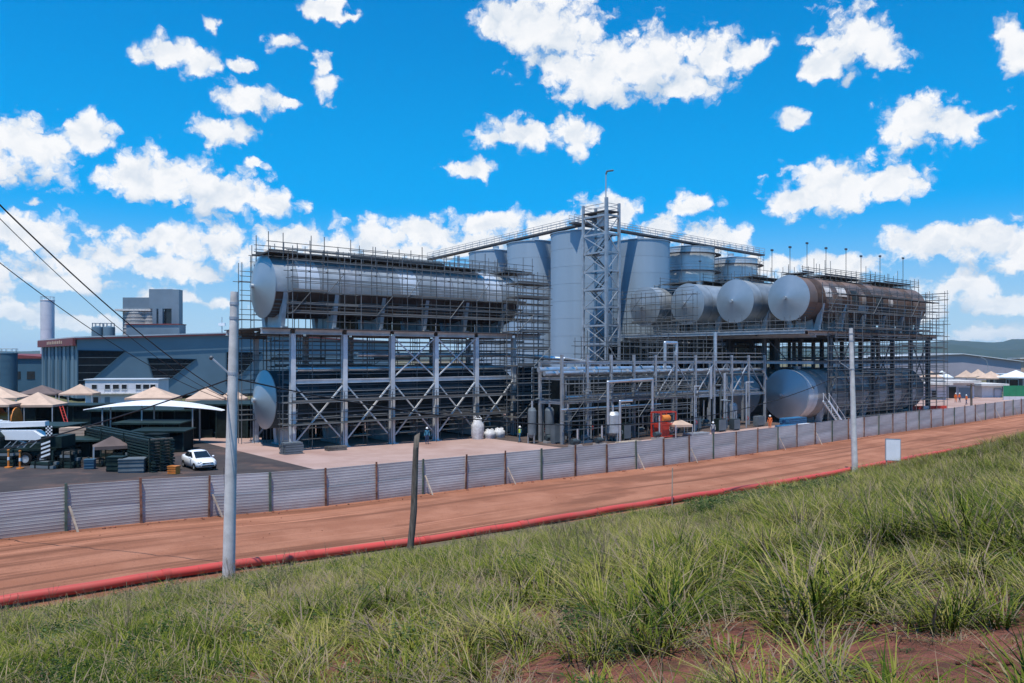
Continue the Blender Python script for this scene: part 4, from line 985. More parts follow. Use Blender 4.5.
def wood_post():
    Y = 35.0; x = (409 - 512) * Y / F; z = ground_at(x, Y)
    t = place('wooden_post', 'leaning grey timber post standing between road and grass bank', 'post', (x, Y, z - .1), 0)
    mb = MB(); n = 10; rows = []
    for k in range(9):
        f = k / 8; zz = 5.45 * f; r = .155 - .035 * f; cx = .40 * f + .05 * math.sin(f * 5); vs = []
        for i in range(n):
            an = 2 * math.pi * i / n; q = r * (1 + .12 * mnoise.noise((math.cos(an), math.sin(an), f * 4)))
            rows.append((cx + math.cos(an) * q, math.sin(an) * q, zz + (.08 * math.cos(an) if k == 8 else 0)))
    fs = [(k * n + i, k * n + (i + 1) % n, (k + 1) * n + (i + 1) % n, (k + 1) * n + i) for k in range(8) for i in range(n)] + [tuple(8 * n + i for i in range(n))]
    mb.add(rows, fs, True); mb.part('trunk', 'timber', t)
    MB().pipe([(.36, -.13, 4.9), (.36, .15, 4.93)], .02, 5).part('spike', 'galv', t)
wood_post()
def post_brown():
    Y = 113; x = (979 - 512) * Y / F; z = ground_at(x, Y)
    t = place('wooden_post', 'brown post with a short crossarm rising behind the far end of the fence', 'post', (x + V.x * 1, Y + V.y * 1, z), TH)
    MB().tube((0, 0, 0), (0, 0, 5.1), .17, 10, .13).part('shaft', 'timber', t)
    MB().bar((-1.5, 0, 4.95), (1.2, 0, 4.8), .12, .14).part('crossarm', 'timber', t)
post_brown()
def cable(label, pts, r, sag=0.0, n=28):
    mb = MB(); out = []
    for (p, q, sg) in pts:
        p = Vector(p); q = Vector(q)
        for k in range(n + 1):
            f = k / n; c = p.lerp(q, f); c.z -= sg * 4 * f * (1 - f); out.append(c)
    o0 = out[0].copy(); out = [c - o0 for c in out]
    for p, q in zip(out, out[1:]):
        if (q - p).length > 1e-4: mb.tube(p, q, r, 5, caps=False)
    o = link('overhead_cable', mb.mesh('overhead_cable', 'cable')); o.location = o0
    return tag(o, label, 'cable')
h1 = Vector((pX + .16, pY, CZ - (378 - HY) * pY / F)); h2 = Vector((qX - .2, qY, CZ - (369 - HY) * qY / F))
left_far = at(-150, 478, 40)
cable('thick black cable sagging between the two concrete poles and on past the tents', [(left_far, h1, .5), (h1, h2, 3.0)], .030)
e1 = Vector((pX, pY, CZ - (396 - HY) * pY / F))
for lab, p0, e, r, sg in (('upper thick cable coming down steeply from the sky to the pole', at(-180, 20, 12), e1, .017, .55),
                      ('thin cable coming down just beneath the thick steep one', at(-150, 60, 13), e1 + Vector((0, 0, -.12)), .009, .75),
                      ('thin cable lowest of the three steep ones', at(-160, 130, 14), e1 + Vector((0, 0, -.2)), .011, .65)):
    cable(lab, [(p0, e, sg)], r)
cable('loose wire hanging in a loop at the foot of the pole', [((pX - .2, pY + .05, 4.4), (pX - .1, pY - .05, 2.4), -.1), ((pX - .1, pY - .05, 2.4), (pX - .1, pY - .1, .5), 0)], .008)

def red_pipe():
    L_ = 6.0; a = -60.0; b = -41.85
    t = site('red_pipe', 'long red plastic pipe lying along the near edge of the dirt road', 'pipe', a, b, hyard(a))
    while a < 118:
        h0, h1_ = hyard(a), hyard(a + L_); y0 = b + .10 * math.sin(a * .21); y1 = b + .10 * math.sin((a + L_) * .21)
        p = Vector((a, y0, h0 + .20)); q = Vector((a + L_, y1, h1_ + .20)); d = (q - p).normalized()
        mb = MB(); n = 6
        for k in range(n):
            f, g = k / n, (k + 1) / n; P_ = p.lerp(q, f); Q_ = p.lerp(q, g)
            P_.z += .05 * mnoise.noise((P_.x * .4, 0, 0)); Q_.z += .05 * mnoise.noise((Q_.x * .4, 0, 0))
            mb.tube(P_, Q_, .185, 16, caps=False)
        mb.part('pipe_length', 'redpipe', t)
        MB().tube(q - d * .16, q + d * .16, .205, 16).part('collar', 'redpipe', t)
        a += L_
red_pipe()
def sign():
    Y = 66.0; x = (893 - 512) * Y / F; z = ground_at(x, Y)
    t = place('sign_board', 'blank white sign board on two posts tilted in the grass by the road', 'sign', (x, Y, z), R(12))
    MB().box(-.66, .66, -.02, .02, .75, 2.45).part('panel', 'white', t)
    for q in (-.55, .55): MB().bar((q, .06, -.2), (q, .06, 2.4), .07, .07).part('post', 'pale_wood', t)
    mb = MB()
    for q in (.72, 2.48): mb.bar((-.7, -.0, q), (.7, 0, q), .06, .06)
    for q in (-.69, .69): mb.bar((q, 0, .75), (q, 0, 2.45), .06, .06, (0, 1, 0))
    mb.part('frame', 'galv', t); t.rotation_euler = (R(-4), R(3), R(12))
    Y = 50.0; x = (672 - 512) * Y / F; z = ground_at(x, Y)
    s = MB().tube((0, 0, -.1), (.03, 0, 2.3), .035, 6).mesh('survey_stake', 'pale_wood'); o = link('survey_stake', s); o.location = (x, Y, z)
    tag(o, 'thin pale survey stake standing by the red pipe', 'stake')
sign()

# ------------------------------------------------------------------ warehouse and plant beyond, left side
def warehouse():
    Y0 = 190.0; X0 = (77 - 512) * Y0 / F; a0, b0 = AB(X0, Y0); z0 = -1.2
    t = site('warehouse', 'large blue factory hall with slanted dark window bands and red edged roof', 'building', a0, b0, z0)
    def fp(px, py):
        k = (px - 512) / F; a = (k * Y0 - X0) / (U.x - U.y * k); Y = Y0 + U.y * a
        return a0 + a, CZ - (py - HY) * Y / F
    Lw = 86.0; D = 46.0; hz = CZ + (HY - 338) * Y0 / F; ap = hz + 2.0
    mid = a0 + Lw * .5
    poly = [(a0, z0), (a0 + Lw, z0), (a0 + Lw, hz), (mid, ap), (a0, hz)]
    MB().prism(poly, b0, b0 + D).part('wall', 'blue_clad', t)
    # cladding ribs of the shaded end wall
    for k in range(9):
        bb = b0 + 2.5 + k * 4.9; MB().box(a0 - .28, a0 - .01, bb, bb + 2.3, z0, hz - 1.9).part('wall_panel', 'blue_dark' if k % 2 else 'blue_clad', t)
    # roof with red verge
    rf = MB(); th = .35
    for (p, q) in (((a0 - .8, hz - .05), (mid, ap)), ((mid, ap), (a0 + Lw + .8, hz - .05))):
        rf.add([(p[0], b0 - .7, p[1] + .06), (q[0], b0 - .7, q[1] + .06), (q[0], b0 + D + .7, q[1] + .06), (p[0], b0 + D + .7, p[1] + .06), (p[0], b0 - .7, p[1] + th), (q[0], b0 - .7, q[1] + th), (q[0], b0 + D + .7, q[1] + th), (p[0], b0 + D + .7, p[1] + th)],
               [(3, 2, 1, 0), (4, 5, 6, 7), (0, 1, 5, 4), (2, 3, 7, 6), (3, 0, 4, 7), (1, 2, 6, 5)])
    rf = rf.part('roof', 'roof_pale', t)
    vb = MB()
    for (p, q) in (((a0 - .8, hz - .25), (mid, ap - .2)), ((mid, ap - .2), (a0 + Lw + .8, hz - .25))): vb.bar((p[0], b0 - .8, p[1]), (q[0], b0 - .8, q[1]), .12, .28)
    link('verge', vb.mesh('verge', 'red_trim', ORIG[t.name]), rf)
    MB().box(a0 - 1.0, a0 - .3, b0 - .4, b0 + D, hz - 1.8, hz + .02).part('fascia', 'red_trim', t)
    rr = random.Random(2)
    y = b0 + 6
    # slanted window bands
    for pts in ([(77.6, 350), (126, 351), (92, 380), (77.6, 388)], [(147, 358), (196.5, 359), (163, 385), (156, 388)], [(226, 352), (262, 352), (244, 372), (226, 384)]):
        w = [fp(*p) for p in pts]
        f = MB().prism(w, b0 - .10, b0 - .012).part('window', 'dull_glass', t)
        xs = [p[0] for p in w]; zs = [p[1] for p in w]
        fr = MB()
        for p, q in zip(w, w[1:] + w[:1]): fr.bar((p[0], b0 - .14, p[1]), (q[0], b0 - .14, q[1]), .16, .28, (0, 1, 0))
        link('frame', fr.mesh('frame', 'blue_dark', ORIG[t.name]), f)
        # glazing bars clipped to the slanted outline
        def span(z):
            c = []
            for p, q in zip(w, w[1:] + w[:1]):
                if (p[1] - z) * (q[1] - z) < 0: c.append(p[0] + (q[0] - p[0]) * (z - p[1]) / (q[1] - p[1]))
            return sorted(c)
        for k in range(1, 5):
            z = min(zs) + (max(zs) - min(zs)) * k / 5; c = span(z)
            if len(c) >= 2: link('glazing_bar', MB().bar((c[0] + .1, b0 - .13, z), (c[-1] - .1, b0 - .13, z), .06, .12).mesh('glazing_bar', 'frame_dark', ORIG[t.name]), f)
        for k in range(1, 4):
            x = min(xs) + (max(xs) - min(xs)) * k / 4; c = []
            for p, q in zip(w, w[1:] + w[:1]):
                if (p[0] - x) * (q[0] - x) < 0: c.append(p[1] + (q[1] - p[1]) * (x - p[0]) / (q[0] - p[0]))
            c.sort()
            if len(c) >= 2: link('mullion', MB().bar((x, b0 - .125, c[0] + .1), (x, b0 - .125, c[-1] - .1), .07, .06, (0, 1, 0)).mesh('mullion', 'dull_glass', ORIG[t.name]), f)
    # pale letters of the fascia: a short illegible row of strokes
    mb = MB()
    for k in range(9):
        y = b0 + 12 + k * 2.3; mb.box(a0 - 1.04, a0 - 1.0, y, y + 1.4, hz - 1.2, hz - .5)
        if k % 2: mb.box(a0 - 1.04, a0 - 1.0, y + .4, y + .9, hz - .5, hz - .3)
    mb.part('lettering', 'tan', t)
warehouse()
def px_box(px0, px1, py0, py1, Y, depth, z0=None):
    x0, x1 = (px0 - 512) * Y / F, (px1 - 512) * Y / F
    return x0, x1, CZ - (py1 - HY) * Y / F if z0 is None else z0, CZ - (py0 - HY) * Y / F
def plant_building():
    Y = 262.0; rz = R(8)
    c = at(155, 357, Y); t = place('grain_plant', 'grey box topped grain plant with round concrete silos above the blue hall roof', 'building', (c.x, Y, -1), 0)
    def X(px): return (px - 512) * Y / F - c.x
    def Z(py): return CZ - (py - HY) * Y / F + 1
    for px, r in ((134.5, 17.5), (150, 13)):
        rr = r * Y / F; mb = MB(); mb.lathe([(rr, 0), (rr, Z(311)), (.001, Z(311))], 32, 'z', (X(px), 5.2 if px < 140 else 4.2, 0)); o = mb.part('concrete_silo', 'concrete_old', t)
        for k in range(7): link('lift_joint', MB().lathe([(rr + .02, Z(335) + k * 1.2), (rr + .10, Z(335) + k * 1.2), (rr + .10, Z(335) + k * 1.2 + .25), (rr + .02, Z(335) + k * 1.2 + .25)], 32, 'z', (X(px), 5.2 if px < 140 else 4.2, 0)).mesh('lift_joint', 'concrete'), o)
    MB().box(X(115.5), X(153), -.6, 7, Z(311) + .03, Z(309)).part('slab', 'concrete', t)
    MB().box(X(123), X(151), -.2, 6, Z(309) + .05, Z(297.5)).part('upper_house', 'grey_clad', t)
    MB().box(X(151) + .05, X(174), -1.6, 3.4, Z(309) + .03, Z(289.5)).part('head_house', 'grey_clad', t)
    MB().box(X(174) + .05, X(181.5), -2.0, 1.0, 0, Z(290)).part('lift_shaft', 'grey_clad', t)
    for px in (158, 164): MB().bar((X(px), -2, 0), (X(px), -2, Z(309)), 1.3, 1.3).part('leg', 'grey_clad', t)
    MB().box(X(166), X(173.8), -1.2, 2, 0, Z(309.5)).part('core', 'glass', t)
    lb = MB().box(X(141), X(192), -10, -5, 0, Z(326)).part('low_block', 'grey_clad', t)
    MB().box(X(140.6), X(192.3), -10.3, -4.7, Z(326) + .02, Z(325)).part('coping', 'red_trim', t)
    for px in (94.5, 106):
        rr = 5.6 * Y / F; s = MB().lathe([(rr, 0), (rr, Z(327)), (rr * .2, Z(325.5)), (.001, Z(325.5))], 24, 'z', (X(px), 2, 0)).part('steel_bin', 'blue_clad', t)
        k = MB()
        for i in range(8):
            a = 2 * math.pi * i / 8; k.tube((X(px) + math.cos(a) * rr * .9, 2 + math.sin(a) * rr * .9, Z(327)), (X(px) + math.cos(a) * rr * .9, 2 + math.sin(a) * rr * .9, Z(323)), .12, 4)
            b = 2 * math.pi * (i + 1) / 8; k.tube((X(px) + math.cos(a) * rr * .9, 2 + math.sin(a) * rr * .9, Z(323)), (X(px) + math.cos(b) * rr * .9, 2 + math.sin(b) * rr * .9, Z(323)), .1, 4)
        link('top_rail', k.mesh('top_rail', 'galv'), s)
    # small mast beside
    c2 = at(222, 357, 262); m2 = place('roof_mast', 'small lattice mast on the roof behind the concrete pole', 'mast', (c2.x, 262, 12))
    MB().tube((0, 0, 0), (0, 0, Z(317) - 13), .25, 8, .12).part('pole', 'galv', m2)
    MB().box(-1.0, 1.0, -.5, .5, Z(326) - 13, Z(323) - 13).part('antenna_box', 'white', m2)
plant_building()
def tall_tank(label, px, wpx, py, Y, m_, z0=-1.0):
    c = at(px, 357, Y); r = wpx / 2 * Y / F; h = CZ - (py - HY) * Y / F - z0
    t = place('storage_silo', label, 'silo', (c.x, Y, z0), 0, 'silos beside the blue hall')
    n = 6
    for k in range(n): MB().lathe([(r, h * k / n + .03), (r, h * (k + 1) / n - .03)], 32).part('shell_ring', m_, t)
    MB().lathe([(r - .03, 0), (r - .03, h)], 32).part('liner', m_, t)
    MB().lathe([(r, h), (r + .1, h + .02), (r + .1, h + .25), (r * .3, h + .5), (.001, h + .5)], 32).part('roof', m_, t)
    mb = MB()
    for i in range(10):
        a = 2 * math.pi * i / 10; b = 2 * math.pi * (i + 1) / 10
        mb.tube((math.cos(a) * r, math.sin(a) * r, h + .2), (math.cos(a) * r, math.sin(a) * r, h + 1.3), .06, 4); mb.tube((math.cos(a) * r, math.sin(a) * r, h + 1.3), (math.cos(b) * r, math.sin(b) * r, h + 1.3), .06, 4)
    mb.part('top_rail', 'galv', t)
tall_tank('slender white silo standing behind the corner of the blue hall', 47.5, 12.5, 301, 250, 'beige_wall')
tall_tank('squat blue tank with a top rail at the edge of the view', 9, 15, 354, 200, 'blue_dark')
def left_shed():
    c = at(20, 357, 225); t = place('low_hall', 'low dark blue hall behind the squat tanks', 'building', (c.x, 225, -1), 0)
    MB().box(-16, 6.5, 0, 20, 0, 9.2).part('wall', 'blue_dark', t)
    MB().prism([(-16.5, 9.22), (7, 9.22), (7, 9.7), (-5, 10.6), (-16.5, 9.7)], -.5, 20.5).part('roof', 'red_trim', t)
    for k in range(5): MB().box(-14 + k * 4, -11.8 + k * 4, -.12, -.01, 3.4, 5.6).part('window', 'glass', t)
left_shed()
def site_office():
    Y = 150.0; c = at(122, 357, Y); z0 = -.9; t = place('site_office', 'white two-storey site office with a row of small windows', 'building', (c.x, Y, z0), R(6))
    w = 70 * Y / F; h = CZ - (380 - HY) * Y / F - z0; hm = CZ - (394 - HY) * Y / F - z0
    MB().box(-w / 2, w / 2, 0, 6, 0, hm).part('ground_floor', 'beige_wall', t)
    MB().box(-w / 2 - .15, w / 2 + .15, -.9, 6.1, hm + .02, hm + .18).part('ledge', 'concrete', t)
    MB().box(-w / 2, w / 2, -.1, 6, hm + .2, h).part('upper_floor', 'beige_wall', t)
    MB().box(-w / 2 - .2, w / 2 + .2, -.3, 6.2, h + .02, h + .2).part('roof', 'roof_pale', t)
    def xx(px): return (px - 122) * Y / F
    for px, wd in ((96, 5), (108.5, 5), (116.5, 6), (124.5, 5), (138, 5), (145.5, 6), (152, 5)):
        x = xx(px); q = wd * Y / F / 2
        f = MB().box(x - q, x + q, -.14, -.11, h - 1.75, h - .85).part('window', 'glass', t)
        fr = MB()
        for z in (h - 1.8, h - .8): fr.bar((x - q - .06, -.17, z), (x + q + .06, -.17, z), .08, .09)
        for s in (-1, 1): fr.bar((x + s * (q + .03), -.17, h - 1.8), (x + s * (q + .03), -.17, h - .8), .06, .08, (0, 1, 0))
        link('frame', fr.mesh('frame', 'white'), f)
    for px in (97, 108): x = xx(px); MB().box(x - .45, x + .45, -.06, -.01, 0.05, 2.05).part('door', 'glass' if px < 100 else 'grey_clad', t)
    for k in range(8): MB().bar((-w / 2 + w * k / 7, -.82, hm + .2), (-w / 2 + w * k / 7, -.82, hm + 1.0), .05, .05).part('rail_post', 'galv', t)
    MB().bar((-w / 2, -.82, hm + 1.0), (w / 2, -.82, hm + 1.0), .05, .05).part('rail', 'galv', t)
site_office()

tent_px('wide tan canopy in front of the white site office', 154, 386.5, 397, 54, 112, 'tan', .8, .2)
tent_px('tan canopy between the office and the concrete pole', 206, 386.5, 398, 42, 108, 'tan', .9, .3)
tent_px('tan canopy half hidden behind the concrete pole', 233, 388, 398, 30, 112, 'tan', .9, .2)
tent_px('pale canopy above the green net with a red stay', 38, 392, 404, 50, 96, 'tan', .9, .15)
tent_px('pale canopy cut by the edge of the view', -6, 384, 397, 62, 104, 'tan', .9, .3)
tent_px('lower pale canopy below the one at the edge', -4, 396, 404, 42, 92, 'tan', .9, .2)
tent_px('dark brown canopy behind the pale ones', 42, 385, 393, 44, 128, 'brown_canvas', .9, .2)
tent_px('tan canopy beside the end of the white office', 80, 384, 393, 36, 126, 'tan', .9, .2)
tent_px('small dark tarp roof beside the slatted stack', 112, 436, 445, 40, 66, 'brown_canvas', .7, .5)

def membrane():
    Y = 84.0; c = at(155, 357, Y); t = place('membrane_canopy', 'long white membrane canopy sweeping over the dark site sheds', 'canopy', (c.x, Y, -.4), R(4))
    L_ = 134 * Y / F; n = 24; rows = 6; vs = []; fs = []
    def edge(f): return 3.55 + .85 * math.sin(math.pi * f) ** .9 - .15 * f
    for i in range(n + 1):
        f = i / n; x = -L_ / 2 + L_ * f; wd = .5 + 1.7 * math.sin(math.pi * f)
        for j in range(rows + 1):
            q = j / rows; vs.append((x, -wd + 2 * wd * q, edge(f) + .30 * math.sin(math.pi * q) * math.sin(math.pi * f) - .25 * math.sin(math.pi * f) * (1 - q)))
    for i in range(n):
        for j in range(rows): k = i * (rows + 1) + j; fs.append((k, k + rows + 1, k + rows + 2, k + 1))
    mb = MB(); mb.add(vs, fs, True); o = mb.part('membrane', 'membrane', t)
    for e in (0, rows):
        MB().pipe([vs[i * (rows + 1) + e] for i in range(n + 1)], .05, 5).part('edge_cable', 'white', t)
    for f in (.15, .45, .8):
        x = -L_ / 2 + L_ * f
        for q in (-1, 1): MB().tube((x, q * (.4 + 1.3 * math.sin(math.pi * f)), 0), (x, q * (.4 + 1.3 * math.sin(math.pi * f)), edge(f) - .1), .08, 8).part('mast', 'galv', t)
membrane()
def shed(label, px0, px1, py0, Y, depth, rz=0.0, m_='shed', roof='darkgreen', posts=5, name='site_shed'):
    x0, x1 = (px0 - 512) * Y / F, (px1 - 512) * Y / F; cx = (x0 + x1) / 2; z0 = hyard(AB(cx, Y)[0]); h = CZ - (py0 - HY) * Y / F - z0; w = (x1 - x0) / 2
    t = place(name, label, 'shed', (cx, Y, z0), rz)
    for k in range(posts):
        x = -w + 2 * w * k / (posts - 1)
        for y in (0, depth): MB().bar((x, y, 0), (x, y, h - .06), .12, .12).part('post', 'darkgreen', t)
    for k in range(posts - 1):
        xa, xb = -w + 2 * w * k / (posts - 1) + .08, -w + 2 * w * (k + 1) / (posts - 1) - .08
        MB().box(xa, xb, depth - .05, depth, .05, h - .1).part('net_panel', m_, t)
        if k % 3 != 1: MB().box(xa, xb, .02, .06, .05, h * (.95 if k % 2 else .8)).part('net_panel', m_, t)  # front netting, added so the bays look black inside
    for y0 in (0, 1): MB().box(-w + (-.03 if y0 == 0 else 2 * w - .03), -w + (.03 if y0 == 0 else 2 * w + .03), .1, depth - .1, .05, h - .1).part('net_panel', m_, t)
    MB().prism([(-w - .3, h - .02), (w + .3, h - .02), (w + .3, h + .10), (-w - .3, h + .18)], -.5, depth + .3).part('roof', roof, t)
    for k in range(3): MB().box(-w * .7 + k * w * .55, -w * .7 + k * w * .55 + w * .35, .6, 1.4, 0, .9 + .3 * (k % 2)).part('bench', 'darkgreen', t)
    return t
shed('dark open sided shed under the white membrane canopy', 92, 190, 411, 88, 6, R(3), posts=7)
shed('black net walled shed behind the white car, next to the pole', 186, 262, 405, 90, 7, R(5), posts=6)
shed('long dark green net wall behind the crane truck', -40, 92, 406, 99, 5, R(0), 'darkgreen', posts=8)
shed('low dark lean-to behind the slatted stack', 118, 178, 424, 80, 4, R(6), posts=5)
shed('black covered bay behind the crane truck', -30, 62, 427, 74, 4, R(2), posts=6)

shed('dark tool shelter between crane truck and slatted stack', 60, 104, 441, 70.5, 3, R(5), posts=4)
shed('low black shelter at the end of the slatted stack', 136, 182, 432, 76, 3.5, R(8), posts=4)
def slat_stack():
    p = at(92, 357, 75); q = at(163, 357, 62.5); d = Vector((q.x - p.x, q.y - p.y, 0)); L_ = d.length; ang = math.atan2(d.y, d.x)
    z0 = hyard(AB(p.x, p.y)[0]) - .05; t = place('slatted_stack', 'tall dark green stack of slatted formwork panels beside the white car', 'stack', (p.x, p.y, z0), ang)
    for k in range(11):
        z = .08 + k * .235
        for y in (-.75, .0, .75): 
            o = link('slat', unit_box('darkgreen'), t); o.location = (rnd.uniform(-.1, .1), y, z); o.scale = (L_ + rnd.uniform(-.15, .15), .3, .13)
        MB().box(.3, .55, -.9, .9, z + .07, z + .16).part('spacer', 'timber', t); MB().box(L_ - .55, L_ - .3, -.9, .9, z + .07, z + .16).part('spacer', 'timber', t)
    for x in (.15, L_ * .33, L_ * .66, L_ - .1):
        MB().bar((x, -.98, 0), (x, -.98, 2.75), .09, .09).part('stanchion', 'darkgreen', t)
slat_stack()
def bundles():
    rr = random.Random(77)
    for i in range(16):
        px = rr.uniform(-5, 128); Y = rr.uniform(61.5, 72); c = at(px, 460, Y); z = ground_at(c.x, Y) + .015
        t = place('material_bundle', 'dark bundle of building material in the shaded yard by the crane truck', 'bundle', (c.x, Y, z), rr.uniform(-.6, .6), 'bundles of material in the yard')
        n = rr.randint(2, 5); L_ = rr.uniform(.8, 2.4)
        for k in range(n):
            for j in range(3): o = link('bar', unit_box(rr.choice(['darkgreen', 'shed', 'frame_dark', 'timber'])), t); o.location = (-L_ / 2 + rr.uniform(-.1, .1), -.4 + j * .38, .14 + k * .27); o.scale = (L_ * rr.uniform(.85, 1.1), .3, .22)
        for j in (-.3, .3): MB().box(j * L_ - .05, j * L_ + .05, -.6, .6, 0, .03 + n * .27 + .03).part('strap', 'shed', t)
bundles()
def small_crate(label, px, py, Y, w, h, m_, name='crate', cat='crate'):
    c = at(px, py, Y); z = ground_at(c.x, Y) + .015; t = place(name, label, cat, (c.x, Y, z), rnd.uniform(-.4, .4))
    mb = MB(); mb.box(-w / 2, w / 2, -w * .4, w * .4, 0, h); mb.part('body', m_, t)
    for k in range(3):
        zz = h * (k + .5) / 3; MB().bar((-w / 2 - .02, -w * .4 - .02, zz), (w / 2 + .02, -w * .4 - .02, zz), .04, .08).part('rib', m_, t)
    MB().box(-w / 2 - .04, w / 2 + .04, -w * .4 - .04, w * .4 + .04, h + .002, h + .07).part('lid', m_, t)
small_crate('orange crate standing by the end of the slatted stack', 174, 470, 61.5, .7, .55, 'orange')
small_crate('grey brown skip box before the slatted stack', 133, 466, 62, 1.8, 1.0, 'frame_dark', 'skip', 'skip')
small_crate('blue bin between the crane truck and the tarp roof', 90, 468, 63, .7, .7, 'blue_dark', 'bin', 'bin')
small_crate('dark teal covered crate beside the grey skip', 117, 468, 62, 1.2, 1.1, 'darkgreen')
small_crate('white topped cabinet on the end of the slatted stack', 157, 437, 66, 1.5, 2.6, 'shed', 'cabinet', 'cabinet')
for lab, px, Y in (('blue cabin, first of three under the white canopy', 161, 100), ('blue cabin, middle of three under the white canopy', 170, 100.5), ('blue cabin, last of three under the white canopy', 180, 101)):
    c = at(px, 400, Y); z = hyard(AB(c.x, Y)[0]); t = place('site_toilet', lab, 'cabin', (c.x, Y, z), R(5), 'blue cabins')
    MB().box(-.5, .5, -.5, .5, .05, 2.2).part('body', 'blue', t); MB().box(-.38, .38, -.54, -.505, .1, 2.0).part('door', 'blue', t)
    MB().prism([(-.55, 2.21), (.55, 2.21), (0, 2.45)], -.55, .55).part('roof', 'white', t)
pl_t = None
def planks_high():
    Y = 74.0; c = at(75, 357, Y); z = hyard(AB(c.x, Y)[0]); t = place('timber_stack', 'neat stack of tan planks raised behind the striped truck tail', 'stack', (c.x, Y, z), R(6))
    for k in range(6):
        for j in range(3): MB().box(-1.1, 1.1 + .15 * (k == 5), -.7 + j * .48, -.25 + j * .48, .9 + k * .25, 1.12 + k * .25).part('plank', 'tan', t)
    for x in (-.8, .8): MB().box(x - .1, x + .1, -.7, .7, 0, .88).part('bearer', 'timber', t)
planks_high()

def wheel(t, x, y, z, r, w, m_rim='galv'):
    o = MB().lathe([(r * .6, -w / 2), (r * .95, -w / 2), (r, -w * .35), (r, w * .35), (r * .95, w / 2), (r * .6, w / 2)], 20, 'z')
    o.v = [(px, pz, py) for px, py, pz in o.v]
    ob = o.mesh('tyre', 'black'); k = link('wheel', ob, t); k.location = (x, y, z)
    rm = MB().lathe([(.001, -w * .3), (r * .35, -w * .38), (r * .6, -w * .42), (r * .6, w * .42), (r * .35, w * .38), (.001, w * .3)], 16, 'z'); rm.v = [(px, pz, py) for px, py, pz in rm.v]
    link('rim', rm.mesh('rim', m_rim), k)
def crane_truck():
    Y = 65.0; c = at(18, 357, Y); z = hyard(AB(c.x, Y)[0]) + .02; t = place('crane_truck', 'dark truck crane with a white boom lying along its deck', 'truck', (c.x, Y, z), R(3))
    MB().box(-5.5, 3.8, -.9, .9, .75, 1.15).part('chassis', 'darkgreen', t)
    MB().box(-5.4, 3.6, -1.2, 1.2, 1.17, 1.35).part('deck', 'darkgreen', t)
    for x in (-4.6, -3.2, 1.2, 2.6):
        for y in (-1.05, 1.05): wheel(t, x, y, .52, .52, .34)
    # turret, boom, counterweight
    MB().lathe([(.9, 1.36), (.9, 1.7), (.001, 1.7)], 20, 'z', (1.6, 0, 0)).part('turret', 'darkgreen', t)
    MB().prism([(-7.5, 2.75), (2.3, 3.05), (2.3, 3.45), (-7.5, 3.2)], -.32, .32).part('boom', 'white', t)
    MB().prism([(-7.5, 2.1), (2.6, 1.95), (1.5, 2.72), (-7.5, 2.72)], -.6, .6).part('lower_boom', 'white', t)
    MB().tube((.9, -.4, 1.7), (-2.2, -.4, 2.95), .1, 10).part('lift_ram', 'galv', t)
    MB().box(2.4, 4.0, -1.15, 1.15, 1.38, 2.3).part('counterweight', 'darkgreen', t)
    # hazard boards
    b = MB(); b.box(2.55, 3.3, -1.45, -1.40, .55, 1.9); b.part('tail_board', 'black', t)
    for k in range(4):
        s = MB(); zz = .62 + k * .33
        s.add([(2.57, -1.456, zz), (2.57, -1.456, zz + .16), (3.28, -1.456, zz + .42), (3.28, -1.456, zz + .26)], [(0, 3, 2, 1)]); s.part('stripe', 'white', t)
    ch = MB(); ch.box(2.9, 3.45, -1.43, -1.40, 2.35, 3.2); ch.part('marker_board', 'black', t)
    for i in range(4):
        for j in range(6):
            if (i + j) % 2 == 0: MB().box(2.92 + i * .13, 3.04 + i * .13, -1.436, -1.432, 2.38 + j * .135, 2.505 + j * .135).part('check', 'white', t)
    MB().prism([(-2.4, 1.36), (-.7, 1.36), (-.7, 2.3), (-1.1, 2.75), (-2.4, 2.75)], -1.25, -.35).part('cab', 'darkgreen', t)
    MB().box(-2.2, -1.2, -1.27, -1.255, 1.9, 2.6).part('cab_window', 'glass', t)
    for x in (-5.0, -2.7, .3, 3.5):
        MB().bar((x, -1.5, .05), (x, -1.5, 1.2), .14, .14).part('outrigger_leg', 'darkgreen', t)
        MB().box(x - .3, x + .3, -1.75, -1.25, 0, .05).part('outrigger_foot', 'galv', t)
    for k in range(5): MB().bar((-.4 + k * .5, -1.22, 1.45), (.1 + k * .5, -1.22, 1.9 + .1 * (k % 2)), .06, .06).part('hose', 'galv', t)
crane_truck()
def pickup():
    Y = 80.0; c = at(2, 357, Y); z = hyard(AB(c.x, Y)[0]); t = place('pickup_truck', 'white pickup cab showing above the crane truck boom', 'truck', (c.x, Y, z), R(8))
    MB().prism([(-3, .5), (2.3, .5), (2.35, 1.05), (1.2, 1.25), (-3, 1.3)], -.9, .9).part('body', 'white', t)
    MB().prism([(-1.2, 1.31), (1.0, 1.26), (.45, 2.25), (-1.0, 2.35), (-1.2, 2.2)], -.8, .8).part('cab', 'white', t)
    MB().prism([(-1.0, 1.45), (.75, 1.42), (.35, 2.1), (-.95, 2.15)], -.82, -.81).part('side_window', 'glass', t)
    MB().bar((-1.3, -.6, 2.5), (.3, -.6, 2.45), .08, .1).part('roof_rack', 'white', t)
    for x in (-2.0, 1.4):
        for y in (-.85, .85): wheel(t, x, y, .38, .38, .25)
pickup()
def barrier_post(label, px, Y, m_):
    c = at(px, 470, Y); z = ground_at(c.x, Y) + .015; t = place('warning_post', label, 'post', (c.x, Y, z), 0)
    MB().lathe([(.28, 0), (.28, .08), (.08, .1), (.07, 1.3), (.10, 1.32), (.10, 1.42), (.001, 1.45)], 14).part('post', m_, t)
    MB().lathe([(.085, .6), (.085, .85)], 14).part('band', 'white', t)
barrier_post('orange warning post before the crane truck nearest the edge', 8.5, 62.5, 'orange')
